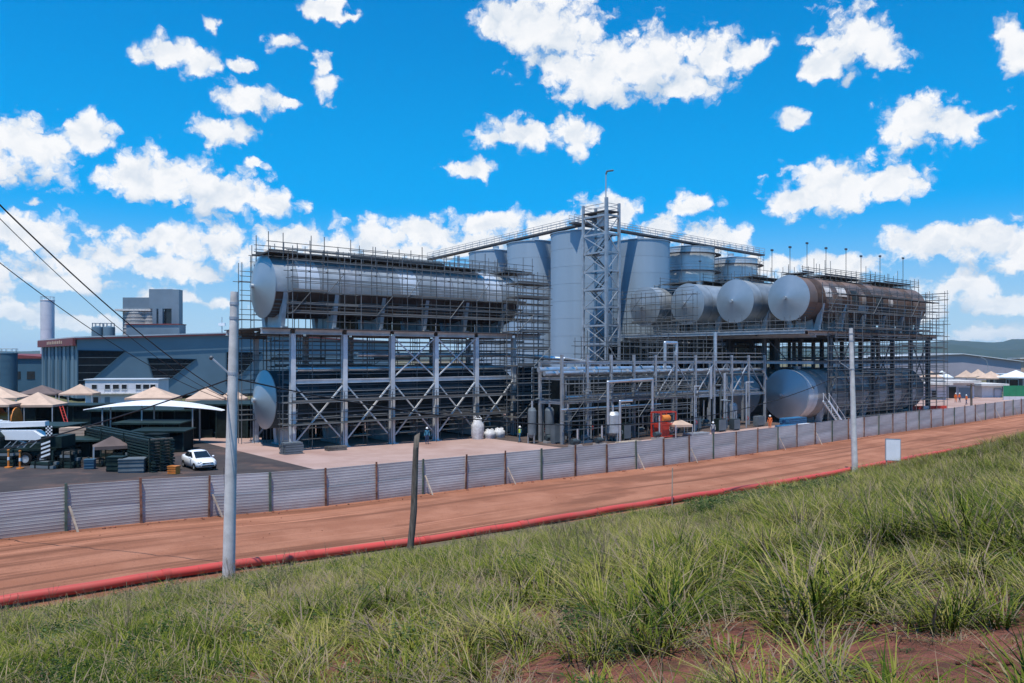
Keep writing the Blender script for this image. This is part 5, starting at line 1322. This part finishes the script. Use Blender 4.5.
barrier_post('orange warning post with white band, second before the crane truck', 20, 62.0, 'orange')
def orange_boat():
    Y = 92; c = at(8, 357, Y); t = place('orange_drum', 'orange cable drum lying under the pale canopies', 'drum', (c.x, Y, hyard(AB(c.x, Y)[0])), R(10))
    for x in (-.9, .9):
        MB().lathe([(.001, x - .06), (1.5, x - .06), (1.5, x + .06), (.001, x + .06)], 24, 'x', (0, 0, 1.5)).part('drum_flange', 'orange', t)
    MB().lathe([(.95, -.84), (.95, .84)], 24, 'x', (0, 0, 1.5)).part('drum_core', 'orange', t)
orange_boat()
def red_stay():
    t0 = at(61, 405, 96); b0 = at(70, 421, 93)
    t = place('red_ladder', 'red ladder leaning against the pale canopy', 'ladder', (b0.x, b0.y, -.4))
    p = Vector((0, 0, 0)); q = Vector((t0.x - b0.x, t0.y - b0.y, t0.z + .3))
    for s in (-.2, .2): MB().bar(p + Vector((s, 0, 0)), q + Vector((s, 0, 0)), .06, .06).part('rail', 'red', t)
    for k in range(10): c = p.lerp(q, (k + .5) / 10); MB().bar(c + Vector((-.2, 0, 0)), c + Vector((.2, 0, 0)), .04, .04).part('rung', 'red', t)
red_stay()

# ------------------------------------------------------------------ white car
def car():
    Y = 65.2; x = (199 - 512) * Y / F; z = ground_at(x, Y) + .02
    t = place('parked_car', 'white compact sedan parked in the asphalt yard behind the fence', 'car', (x, Y, z), R(-50))
    st = [  # x, half width, z bottom, z belt, z top of lower body
        (-2.08, .66, .42, .80, .92), (-2.0, .76, .32, .84, 1.00), (-1.5, .83, .24, .86, 1.04), (-.8, .85, .22, .84, .98), (0, .85, .22, .82, .95), (.7, .85, .22, .80, .93),
        (1.1, .84, .22, .78, .90), (1.6, .81, .24, .72, .82), (1.95, .72, .30, .62, .70), (2.08, .60, .36, .55, .60)]
    def ring(x, w, zb, zm, zt): return [(x, -w * .86, zb), (x, -w, zb + .12), (x, -w * 1.0, zm), (x, -w * .90, zt), (x, -w * .5, zt + .025), (x, 0, zt + .035), (x, w * .5, zt + .025), (x, w * .90, zt), (x, w, zm), (x, w, zb + .12), (x, w * .86, zb)]
    def loft(rs):
        mb = MB(); n = len(rs[0]); vs = [v for r in rs for v in r]
        fs = [(i * n + k, i * n + k + 1, (i + 1) * n + k + 1, (i + 1) * n + k) for i in range(len(rs) - 1) for k in range(n - 1)]
        fs += [(i * n + n - 1, i * n, (i + 1) * n, (i + 1) * n + n - 1) for i in range(len(rs) - 1)]
        mb.add(vs, fs, True); mb.add(vs[:n], [tuple(range(n))]); mb.add(vs[-n:], [tuple(range(n))[::-1]]); return mb
    loft([ring(*s) for s in st]).part('body', 'car', t)
    gh = [(-1.55, .70, .98, .60), (-.95, .74, 1.40, .57), (-.35, .75, 1.46, .58), (.15, .75, 1.42, .57), (.95, .72, .93, .62)]
    rs = []
    for x, w, zt, wt in gh: rs.append([(x, -w, .9), (x, -wt, zt - .03), (x, -wt * .5, zt + .02), (x, 0, zt + .03), (x, wt * .5, zt + .02), (x, wt, zt - .03), (x, w, .9)])
    loft(rs).part('cabin', 'car', t)
    g = MB(); g.add([(.985, -.60, .955), (.985, .60, .955), (.24, .52, 1.395), (.24, -.52, 1.395)], [(0, 1, 2, 3)]); g.part('windscreen', 'glass', t)
    g = MB(); g.add([(-1.62, -.56, 1.0), (-1.62, .56, 1.0), (-1.02, .50, 1.385), (-1.02, -.50, 1.385)], [(3, 2, 1, 0)]); g.part('rear_window', 'glass', t)
    for s in (-1, 1):
        for (xa, xb, xc, xd) in ((-.28, .72, .12, -.28), (-1.28, -.36, -.36, -.9)):
            g = MB(); g.add([(xa, s * .765, .95), (xb, s * .765, .95), (xc, s * .625, 1.36), (xd, s * .625, 1.36)], [(0, 1, 2, 3)]); g.part('side_window', 'glass', t)
        MB().ball((.62, s * .93, .98), .10, 8, 6, .7).part('mirror', 'car', t)
        MB().ball((1.88, s * .57, .655), .185, 10, 6, .55).part('headlight', 'galv', t)
        MB().ball((-2.0, s * .60, .86), .13, 8, 6, .8).part('tail_light', 'red', t)
        MB().box(2.0, 2.07, s * .55 - .09, s * .55 + .09, .40, .50).part('fog_light', 'black', t)
    MB().box(1.95, 2.10, -.42, .42, .585, .655).part('grille', 'black', t)
    MB().box(1.98, 2.115, -.50, .50, .37, .455).part('lower_grille', 'black', t)
    MB().box(2.09, 2.13, -.22, .22, .47, .57).part('number_plate', 'beige_wall', t)
    for xw in (-1.3, 1.28):
        for s in (-1, 1): wheel(t, xw, s * .76, .31, .31, .2)
car()

# ------------------------------------------------------------------ right background
def right_hall():
    Y = 300.0; c = at(975, 357, Y); t = place('long_hall', 'long low grey lilac hall in the distance below the hills', 'building', (c.x, Y, -1.5), R(0))
    def X(px): return (px - 975) * Y / F
    def Z(py): return CZ - (py - HY) * Y / F + 1.5
    MB().prism([(X(860), 0), (X(1021), 0), (X(1021), Z(362)), (X(962), Z(354.5)), (X(860), Z(358.5))], 0, 40).part('wall', 'lilac_clad', t)
    rf = MB()
    for p, q in (((X(859), Z(358.5)), (X(962), Z(354.5))), ((X(962), Z(354.5)), (X(1022), Z(362)))): rf.bar((p[0], 20, p[1] + .25), (q[0], 20, q[1] + .25), 42, .3)
    rf.part('roof', 'roof_pale', t)
    for k in range(14): x = X(925) + (X(1020) - X(925)) * k / 13; MB().box(x - .06, x + .06, -.12, -.01, 0, 5.2).part('wall_rib', 'lilac_clad', t)
right_hall()
def low_block(label, px0, px1, py0, Y, m_, openings, z0=-.3, name='low_building', roof='concrete', over=.8):
    c = at((px0 + px1) / 2, 357, Y); t = place(name, label, 'building', (c.x, Y, z0), 0)
    w = (px1 - px0) / 2 * Y / F; h = CZ - (py0 - HY) * Y / F - z0
    MB().box(-w, w, 0, 7, 0, h).part('wall', m_, t)
    MB().box(-w - over, w + over, -over * 1.5, 7.3, h + .02, h + .5).part('roof', roof, t)
    for (pa, pb, hh, mm) in openings:
        xa, xb = (pa - (px0 + px1) / 2) * Y / F, (pb - (px0 + px1) / 2) * Y / F
        d = MB().box(xa, xb, -.08, -.012, .03, h * hh).part('door', mm, t)
        fr = MB()
        for x in (xa, xb): fr.bar((x, -.1, 0), (x, -.1, h * hh), .14, .14, (0, 1, 0))
        fr.bar((xa, -.1, h * hh), (xb, -.1, h * hh), .14, .14); link('frame', fr.mesh('frame', 'galv'), d)
low_block('low white building with a dark doorway behind the fence', 926, 946, 385, 160, 'beige_wall', [(931, 936, .7, 'glass')])
low_block('white flat roofed building with grey shutter beside the dark doorway', 946.5, 974, 383, 164, 'beige_wall', [(948, 956, .8, 'glass'), (958, 971, .75, 'grey_clad')])
low_block('small white kiosk next to the brown post', 982, 1002, 386, 166, 'white', [(994, 1001, .8, 'beige_wall')])
low_block('dark shed with a wide open front at the far edge', 1003, 1040, 376, 200, 'brown_canvas', [(1006, 1018, .8, 'glass')], roof='roof_pale')
low_block('distant yellowish block beyond the long hall', 1020, 1034, 359, 330, 'tan', [(1022, 1026, .3, 'glass'), (1028, 1032, .3, 'glass')], z0=-1.5)
def green_wall():
    Y = 158.; c = at(1016, 357, Y); t = place('green_hoarding', 'bright green hoarding panels at the far end of the fence', 'hoarding', (c.x, Y, -.2), R(4))
    for k in range(8): MB().box(-2.6 + k * 1.22, -2.6 + k * 1.22 + 1.18, -.02, .02, 1.1, 3.2).part('panel', 'green_panel', t); MB().bar((-2.62 + k * 1.22, .06, 0), (-2.62 + k * 1.22, .06, 3.2), .07, .07).part('post', 'galv', t)
    for k in range(8): MB().box(-2.6 + k * 1.22, -2.6 + k * 1.22 + 1.18, -.02, .02, .1, 1.07).part('lower_panel', 'beige_wall', t)
green_wall()
for i, (px, pk, ev, w, Y) in enumerate(((931, 371, 377, 20, 190), (942, 370.5, 377, 18, 196), (966, 370, 377, 18, 200), (978, 369, 376, 18, 205), (991, 371, 378, 24, 190), (1016, 370, 377, 34, 188))):
    lab = ['tan canopy nearest the tank frame above the white building', 'second pale canopy over the white building roof', 'tan canopy behind the dark doorway roof', 'tan canopy beside the street lamp', 'tan canopy above the white kiosk', 'wide pale canopy beside the open shed'][i]
    tent_px(lab, px, pk, ev, w, Y, 'membrane' if i in (1, 5) else 'tan', .9, .1 + .1 * i)
def street_lamp():
    Y = 200; c = at(988, 357, Y); t = place('street_lamp', 'slender street lamp with a curved arm before the long hall', 'street lamp', (c.x, Y, -.5), 0)
    h = CZ - (366 - HY) * Y / F + .5
    MB().tube((0, 0, 0), (0, 0, h), .11, 8, .08).part('pole', 'galv', t)
    MB().pipe([(0, 0, h), (-.3, 0, h + 1.2), (-1.1, 0, h + 1.9), (-2.0, 0, h + 2.1)], .08, 6).part('arm', 'galv', t)
    MB().box(-2.7, -1.9, -.15, .15, h + 2.02, h + 2.2).part('lamp_head', 'lamp', t)
street_lamp()
def road_barrier(label, px, py, Y, m_, w=1.9):
    c = at(px, py, Y); z = hyard(AB(c.x, Y)[0]); t = place('road_barrier', label, 'barrier', (c.x, Y, z), R(20), 'red plastic barriers')
    MB().prism([(-.3, 0), (.3, 0), (.12, .35), (.1, 1.0), (-.1, 1.0), (-.12, .35)], -w / 2, w / 2).part('body', m_, t)
    MB().bar((-.31, -w * .3, .06), (-.31, w * .3, .06), .02, .1).part('slot', 'black', t)
    t.rotation_euler.z = R(100)
for i, px in enumerate((917, 923, 929, 935, 941)):
    road_barrier(['red barrier nearest the dark frame column', 'second red barrier from the dark frame', 'white barrier among the red ones', 'red barrier before the white building', 'last red barrier in the short row'][i], px, 405, 128, 'white' if i == 2 else 'red')

# ------------------------------------------------------------------ people
def person(label, x, y, z, rz, trousers, top, vest=None, walk=.25, arm=.3):
    J = {'pel': (0, 0, .95), 'spine': (0, 0, 1.18), 'chest': (0, .0, 1.38), 'neck': (0, 0, 1.50), 'head': (.02, 0, 1.60), 'crown': (.02, 0, 1.74),
         'hipL': (0, .10, .90), 'kneeL': (walk * .35 + .03, .11, .50), 'ankL': (walk * .6, .11, .08), 'toeL': (walk * .6 + .17, .12, .04),
         'hipR': (0, -.10, .90), 'kneeR': (-walk * .2 + .05, -.11, .50), 'ankR': (-walk * .7, -.11, .08), 'toeR': (-walk * .7 + .17, -.12, .04),
         'shL': (0, .19, 1.42), 'elL': (-.08 + arm * .1, .25, 1.14), 'wrL': (arm * .6, .24, .92), 'haL': (arm * .7 + .03, .23, .84),
         'shR': (0, -.19, 1.42), 'elR': (-.06, -.26, 1.14), 'wrR': (.10, -.25, .90), 'haR': (.13, -.24, .82)}
    rad = {'pel': .135, 'spine': .125, 'chest': .15, 'neck': .06, 'head': .095, 'crown': .07, 'hipL': .095, 'hipR': .095, 'kneeL': .065, 'kneeR': .065, 'ankL': .05, 'ankR': .05, 'toeL': .04, 'toeR': .04,
           'shL': .07, 'shR': .07, 'elL': .05, 'elR': .05, 'wrL': .036, 'wrR': .036, 'haL': .035, 'haR': .035}
    E = [('pel', 'spine'), ('spine', 'chest'), ('chest', 'neck'), ('neck', 'head'), ('head', 'crown'), ('pel', 'hipL'), ('hipL', 'kneeL'), ('kneeL', 'ankL'), ('ankL', 'toeL'), ('pel', 'hipR'), ('hipR', 'kneeR'), ('kneeR', 'ankR'), ('ankR', 'toeR'),
         ('chest', 'shL'), ('shL', 'elL'), ('elL', 'wrL'), ('wrL', 'haL'), ('chest', 'shR'), ('shR', 'elR'), ('elR', 'wrR'), ('wrR', 'haR')]
    ks = list(J); me = bpy.data.meshes.new('skeleton'); me.from_pydata([J[k] for k in ks], [(ks.index(a), ks.index(b)) for a, b in E], [])
    o = bpy.data.objects.new('skeleton', me); col.objects.link(o)
    sk = o.modifiers.new('skin', 'SKIN'); sk.use_smooth_shade = True
    for i, k in enumerate(ks):
        v = me.skin_vertices[0].data[i]; v.radius = (rad[k], rad[k] * (1.15 if k in ('chest', 'spine', 'pel') else 1)); v.use_root = (k == 'pel')
    ss_ = o.modifiers.new('sub', 'SUBSURF'); ss_.levels = 1; ss_.render_levels = 1
    dg = bpy.context.evaluated_depsgraph_get(); nm = bpy.data.meshes.new_from_object(o.evaluated_get(dg)); bpy.data.objects.remove(o)
    nm.materials.clear()
    for k in (trousers, top, 'skin', 'black'): nm.materials.append(M[k])
    for p in nm.polygons:
        c = p.center; p.use_smooth = True
        p.material_index = 3 if c.z < .1 else 0 if c.z < .97 and abs(c.y) < .2 else 2 if (c.z > 1.5 or c.z < .9) else 1
    t = place('person', label, 'person', (x, y, z), rz)
    link('body', nm, t)
    MB().lathe([(.135, 1.665), (.15, 1.66), (.128, 1.70), (.11, 1.76), (.06, 1.81), (.001, 1.825)], 14, 'z', (.02, 0, 0)).part('hard_hat', 'helmet', t)
    if vest:
        vb = MB(); prof = [(.175, 1.02), (.178, 1.15), (.19, 1.3), (.185, 1.42), (.11, 1.47)]
        vb.lathe(prof, 16); vb.v = [(px * .86, py * 1.12, pz) for px, py, pz in vb.v]; vb.part('vest', vest, t)
def worker(label, px, py, Y, rz, *a, **k):
    c = at(px, py, Y); ab = AB(c.x, Y); person(label, c.x, Y, hyard(ab[0]) + .01, rz, *a, **k)
worker('worker in blue with a lime vest walking by the last braced column', 520, 438, 87.5, R(200), 'teal_cloth', 'teal_cloth', 'hivis')
worker('worker in navy standing at the foot of a braced column near the white bags', 427, 442, 85.5, R(-80), 'navy', 'teal_cloth', None, walk=.05)
worker('worker in grey standing under the end of the pipe rack', 713, 431, 92, R(-100), 'navy', 'grey_cloth', None, walk=.08)
worker('worker in an orange vest by the white building, on the doorway side', 955.8, 402, 152, R(-90), 'orange_cloth', 'orange_cloth', 'orange_cloth', walk=.15)
worker('worker in an orange vest by the white building, on the brown post side', 959.5, 402, 152, R(-60), 'navy', 'orange_cloth', 'orange_cloth', walk=.1)
worker('worker in an orange vest alone just before the brown post', 966.5, 404, 146, R(180), 'navy', 'orange_cloth', 'orange_cloth', walk=.3)
worker('worker in an orange jacket between the two low silver cones', 770, 414, 101, R(-120), 'orange_cloth', 'orange_cloth', None, walk=.1)

# ------------------------------------------------------------------ grass, weeds, litter on the bank
def leaf_mat(name, cols, trans=.08):
    m, nt, b = nodes_of(name); N = nt.nodes.new; L = nt.links.new
    g = N('ShaderNodeNewGeometry'); oi = N('ShaderNodeObjectInfo')
    n1 = N('ShaderNodeTexNoise'); n1.inputs['Scale'].default_value = .33; n1.inputs['Detail'].default_value = 3; L(g.outputs['Position'], n1.inputs['Vector'])
    def rg(src, lo, hi, a, bb):
        r = N('ShaderNodeMapRange'); r.inputs[1].default_value = lo; r.inputs[2].default_value = hi; r.inputs[3].default_value = a; r.inputs[4].default_value = bb; L(src, r.inputs[0]); return r.outputs[0]
    def ad(a, bb):
        x = N('ShaderNodeMath'); x.operation = 'ADD'; L(a, x.inputs[0]); L(bb, x.inputs[1]); return x.outputs[0]
    f = ad(ad(rg(n1.outputs['Fac'], .3, .7, -.05, .55), rg(oi.outputs['Random'], 0, 1, -.05, .36)), rg(g.outputs['Random Per Island'], 0, 1, -.25, .45))
    cr = N('ShaderNodeValToRGB'); e = cr.color_ramp.elements
    e[0].position = 0; e[0].color = (*cols[0], 1); e[1].position = 1; e[1].color = (*cols[-1], 1)
    for i, c in enumerate(cols[1:-1]): k = e.new((i + 1) / (len(cols) - 1)); k.color = (*c, 1)
    L(f, cr.inputs[0]); L(cr.outputs[0], b.inputs['Base Color']); b.inputs['Roughness'].default_value = .75; b.inputs['Specular IOR Level'].default_value = .08
    tr = N('ShaderNodeBsdfTranslucent'); L(cr.outputs[0], tr.inputs[0]); mx = N('ShaderNodeMixShader'); mx.inputs[0].default_value = trans
    L(b.outputs[0], mx.inputs[1]); L(tr.outputs[0], mx.inputs[2]); L(mx.outputs[0], nt.nodes['Material Output'].inputs[0])
    return m
M['grass'] = leaf_mat('grass_blades', [(.010, .028, .004), (.034, .062, .006), (.100, .124, .012), (.195, .195, .030), (.33, .27, .10)])
M['dry'] = leaf_mat('dry_straw', [(.24, .19, .11), (.34, .26, .15), (.20, .15, .11), (.30, .22, .16)], .2)
M['weed'] = leaf_mat('weed_leaves', [(.035, .07, .022), (.07, .115, .035), (.13, .175, .07), (.19, .22, .11)], .25)
def blade(rr, mb, bx, by, an, h, w, lean, droop, n=4):
    ca, sa = math.cos(an), math.sin(an); vs = []; x = y = 0
    for k in range(n + 1):
        f = k / n; out = lean * f * h + droop * f ** 2.2 * h; zz = h * f * (1 - .32 * droop * f)
        ww = w * (1 - f ** 1.6) * .5 + .0008
        cx, cy = bx + ca * out, by + sa * out
        vs += [(cx - sa * ww, cy + ca * ww, zz), (cx + sa * ww, cy - ca * ww, zz)]
    mb.add(vs, [(2 * k, 2 * k + 1, 2 * k + 3, 2 * k + 2) for k in range(n)], True)
def tuft(seed, n, h0, h1, spread, w, lean, droop, dry=0.0):
    rr = random.Random(seed); mb = MB(); wind = rr.uniform(0, 6.283)
    for _ in range(n):
        r = spread * rr.random() ** .6; a = rr.uniform(0, 6.283)
        if rr.random() < .45: a = wind + rr.gauss(0, .6)
        mb.m = 1 if rr.random() < dry else 0
        blade(rr, mb, math.cos(a) * r, math.sin(a) * r, a + rr.uniform(-.9, .9), rr.uniform(h0, h1), w * rr.uniform(.7, 1.2), lean * rr.uniform(.2, 1.4), droop * rr.uniform(.2, 1.5))
    return mb
lib = []
def libobj(mb, mats):
    me = mb.mesh('grass_source', mats); o = bpy.data.objects.new('grass_source', me); lib.append(o); return len(lib) - 1
SHORT = [libobj(tuft(s, 40, .06, .28, .30, .020, .6, .7, .15), ['grass', 'dry']) for s in (1, 2, 3)]
LONG = [libobj(tuft(s, 46, .22, .80, .26, .026, .45, 1.0, .12), ['grass', 'dry']) for s in (4, 5, 6)]
UPR = [libobj(tuft(s, 34, .25, .85, .24, .019, .32, .5, .25), ['grass', 'dry']) for s in (7, 8)]
DRY = [libobj(tuft(s, 34, .10, .42, .30, .015, .9, 1.1, .85), ['grass', 'dry']) for s in (9, 10)]
def weed(seed, n, h):
    rr = random.Random(seed); mb = MB()
    for _ in range(n):
        a = rr.uniform(0, 6.283); r = rr.uniform(.02, .26); z = rr.uniform(.06, h); l = rr.uniform(.06, .13); w = l * .55; c, s = math.cos(a), math.sin(a); d = rr.uniform(-.3, .25)
        p = Vector((c * r, s * r, z)); t = Vector((c, s, d)).normalized(); q = Vector((-s, c, rr.uniform(-.3, .3))); up = Vector((0, 0, .03))
        mb.add([p, p + t * l * .5 + q * w * .5 + up, p + t * l, p + t * l * .5 - q * w * .5 + up, p + t * l * .55], [(0, 4, 1), (1, 4, 2), (0, 3, 4), (3, 2, 4)])
    for _ in range(6):
        a = rr.uniform(0, 6.283); mb.tube((0, 0, 0), (math.cos(a) * .2, math.sin(a) * .2, h * rr.uniform(.6, 1)), .005, 4, .003, False)
    return mb
WEED = [libobj(weed(s, 46, h), ['weed']) for s, h in ((11, .35), (12, .5))]
def stalk(seed):
    rr = random.Random(seed); mb = MB()
    for _ in range(5):
        a = rr.uniform(0, 6.283); h = rr.uniform(.7, 1.15); q = rr.uniform(.08, .35)
        p = [Vector((math.cos(a) * q * f * f, math.sin(a) * q * f * f, h * f)) for f in (0, .35, .7, 1)]
        for u, v in zip(p, p[1:]): mb.tube(u, v, .0045, 3, .003, False)
        for k in range(5): c = p[2].lerp(p[3], .3 + k * .16); blade(rr, mb, c.x, c.y, rr.uniform(0, 6.28), .001, .004, 0, 0); mb.tube(c, c + Vector((rr.uniform(-.05, .05), rr.uniform(-.05, .05), .06)), .005, 3, .001, False)
    return mb
STALK = [libobj(stalk(s), ['dry']) for s in (13, 14)]
srcs = bpy.data.collections.new('grass_sources')
for o in lib: srcs.objects.link(o)
for i, o in enumerate(lib): o.name = 'grass_source_%02d' % i

def bank_hit(px, py):
    """where a line of sight meets the bank (used only to measure positions off the photograph)"""
    dx, dz = (px - 512) / F, -(py - HY) / F; Y = 2.0
    while Y < 120:
        x, z = dx * Y, CZ + dz * Y; a, b = AB(x, Y)
        if z <= (hbank(a, b) if b < BANK0 else hyard(a)): return Vector((x, Y, z))
        Y += .05
    return None
BARE = [(bank_hit(px, py), r) for px, py, r in ((745, 642, .34), (700, 670, .3), (790, 660, .28), (960, 660, .42), (1000, 650, .5), (940, 676, .4), (1022, 640, .35), (985, 682, .45), (1022, 676, .5), (740, 678, .25), (545, 590, .55), (520, 615, .4), (385, 620, .35), (350, 605, .5), (770, 560, .4), (110, 598, .8), (160, 590, 1.0), (60, 600, .8), (300, 575, .8), (400, 560, 1.0), (660, 680, .5), (560, 678, .3), (870, 660, .35))]
BARE = [(c, r) for c, r in BARE if c]
def scatter():
    rg = np.random.default_rng(4); pts = []; idx = []; scl = []; rot = []
    N_ = 175000
    As = rg.uniform(-80, 75, N_); Bs = rg.uniform(-92, BANK0 - .05, N_); keep = rg.random(N_); pick = rg.random(N_); rs = rg.random((N_, 3))
    for a, b, kp, pk, r3 in zip(As, Bs, keep, pick, rs):
        w = S(a, b); x, y = w.x, w.y
        if y < 3.2 or abs(x / y) > .78: continue
        z = hbank(a, b)
        if (CZ - z) / y * F > 400: continue
        dist = y
        dens = 1.0 if dist < 16 else max(.30, 1.0 - (dist - 16) * .022)
        if kp > dens: continue
        t = BANK0 - b
        n1 = mnoise.noise((x * .28, y * .28, 5)); n2 = mnoise.noise((x * .8, y * .8, 9)); n3 = mnoise.noise((x * .12 + 7, y * .12, 3))
        rightness = min(1, max(0, (x / y + .25) / .6))
        bare = 0
        for c, r in BARE:
            d = math.hypot(x - c.x, y - c.y) / r
            if d < 1.25 + .6 * n2: bare = max(bare, 1 - d * .6)
        if bare > 0 and kp > (.34 if bare > .3 else .6): continue
        if n2 < -.40 and kp > .30: continue
        tall = .45 * rightness + .45 + .55 * n1
        if t < 2.2 and kp > .30: continue
        if t < 4.0 and x / y < .40: tall *= .30
        if x / y > .3: tall *= 1.35
        if x / y < -.1 and t < 6: tall *= .7
        clump = mnoise.noise((x * .95, y * .95, 17)) + .55 * mnoise.noise((x * 2.2, y * 2.2, 21)) + .12 * rightness
        lush = min(1, max(0, (-.15 - x / y) / .4))
        if bare > 0: k = (DRY + DRY + SHORT[:1] + WEED[:1])[int(pk * 5.99)]; s = .25 + .45 * r3[0]
        elif clump > .12:
            if pk < .16: k = DRY[int(r3[1] * 1.99)]; s = .8 + .6 * r3[0]
            elif pk < .70: k = LONG[int(r3[1] * 2.99)]; s = (.55 + .75 * r3[0]) * (.36 + .52 * max(.05, tall))
            elif pk < .96: k = UPR[int(r3[1] * 1.99)]; s = (.5 + .7 * r3[0]) * (.36 + .52 * max(.05, tall))
            else: k = STALK[int(r3[1] * 1.99)]; s = .5 + .5 * r3[0]
        else:
            if kp > .70 + .2 * lush: continue
            dryp = .30 + 1.2 * n3 - .25 * lush
            if pk < dryp: k = DRY[int(r3[1] * 1.99)]; s = .5 + .6 * r3[0]
            elif pk < .80 - .25 * lush: k = SHORT[int(r3[1] * 2.99)]; s = .7 + .8 * r3[0]
            elif pk < .92 or n2 > 0: k = WEED[int(r3[1] * 1.99)]; s = (.35 + .5 * r3[0])
            else: k = LONG[int(r3[1] * 2.99)]; s = .3 + .4 * r3[0]
        if k in WEED and x / y < .1 and r3[1] < .55: k = SHORT[int(r3[0] * 2.99)]; s = .7 + .8 * r3[2]
        if .22 < x / y < .42 and 3.0 < t < 11 and pk > .80: k = WEED[int(r3[1] * 1.99)]; s = .9 + .6 * r3[0]
        if y < 12: s *= .50 + .50 * max(0, (y - 5) / 7)
        pts.append((x, y, z - .02)); idx.append(k); scl.append(s); rot.append(r3[2] * 6.283)
    # weedy fringe over the trench side of the red pipe
    me = bpy.data.meshes.new('grass'); me.from_pydata(pts, [], [])
    for nm, tp, data in (('pick', 'INT', idx), ('size', 'FLOAT', scl), ('turn', 'FLOAT', rot)):
        at_ = me.attributes.new(nm, tp, 'POINT'); at_.data.foreach_set('value', data)
    o = bpy.data.objects.new('grass', me); col.objects.link(o)
    o['kind'] = 'stuff'; o['label'] = 'long and short green grass with weeds covering the bank'; o['category'] = 'grass'
    for k in ('grass', 'dry', 'weed'): me.materials.append(M[k])
    ng = bpy.data.node_groups.new('grass_scatter', 'GeometryNodeTree')
    ng.interface.new_socket('Geometry', in_out='INPUT', socket_type='NodeSocketGeometry'); ng.interface.new_socket('Geometry', in_out='OUTPUT', socket_type='NodeSocketGeometry')
    N = ng.nodes.new; L = ng.links.new
    gi, go = N('NodeGroupInput'), N('NodeGroupOutput'); ci = N('GeometryNodeCollectionInfo'); ci.inputs['Collection'].default_value = srcs
    ci.inputs['Separate Children'].default_value = True; ci.inputs['Reset Children'].default_value = True
    iop = N('GeometryNodeInstanceOnPoints'); iop.inputs['Pick Instance'].default_value = True
    def attr(nm, tp): q = N('GeometryNodeInputNamedAttribute'); q.data_type = tp; q.inputs[0].default_value = nm; return q.outputs[0]
    L(gi.outputs[0], iop.inputs['Points']); L(ci.outputs[0], iop.inputs['Instance']); L(attr('pick', 'INT'), iop.inputs['Instance Index'])
    cx = N('ShaderNodeCombineXYZ'); L(attr('turn', 'FLOAT'), cx.inputs[2]); L(cx.outputs[0], iop.inputs['Rotation'])
    L(attr('size', 'FLOAT'), iop.inputs['Scale']); L(iop.outputs[0], go.inputs[0])
    md = o.modifiers.new('scatter', 'NODES'); md.node_group = ng
    print('tufts', len(pts))
scatter()
def clods():
    rr = random.Random(8)
    mb = MB()
    for i in range(1100):
        if i < 180:
            c, r = rr.choice(BARE); x = c.x + rr.gauss(0, r * .6); y = c.y + rr.gauss(0, r * .6); s = rr.uniform(.008, .035)
        else:
            a = rr.uniform(-50, 60); b = rr.choice((-41.4 + rr.gauss(0, .2), -43.0 + rr.gauss(0, .2), -30.4 + rr.gauss(0, .25), rr.uniform(-41.4, -30.2))); w = S(a, b); x, y = w.x, w.y; s = rr.uniform(.015, .12) ** 1.0 * (rr.choice((.4, .6, 1)) if not -41 < b < -30.9 else .35)
        a, b = AB(x, y); z = hbank(a, b) if b < BANK0 else hroad(a, b)
        mb.ball((x, y, z + s * .2), s, 6, 4, .7)
    mb.v = [(x + .3 * .02 * math.sin(x * 91), y + .006 * math.sin(y * 77), z) for x, y, z in mb.v]
    o = link('gravel', mb.mesh('gravel', 'soil')); o['kind'] = 'stuff'; o['label'] = 'loose red clods of soil along the road edges and bare patches'; o['category'] = 'gravel'
clods()

# ------------------------------------------------------------------ haze
def haze():
    mb = MB().box(-9500, 9500, -9500, 9500, -60, 150); me = mb.mesh('haze', 'white'); me.materials.clear()
    m = bpy.data.materials.new('haze_air'); m.use_nodes = True; nt = m.node_tree; nt.nodes.clear()
    v = nt.nodes.new('ShaderNodeVolumePrincipled'); v.inputs['Color'].default_value = (.62, .80, 1.0, 1); v.inputs['Density'].default_value = HAZE; v.inputs['Anisotropy'].default_value = .2
    o = nt.nodes.new('ShaderNodeOutputMaterial'); nt.links.new(v.outputs[0], o.inputs['Volume'])
    me.materials.append(m); ob = link('haze', me); ob['kind'] = 'stuff'; ob['label'] = 'thin blue air between the plant and the hills'; ob['category'] = 'haze'
HAZE = 0.6e-4
if HAZE: haze()
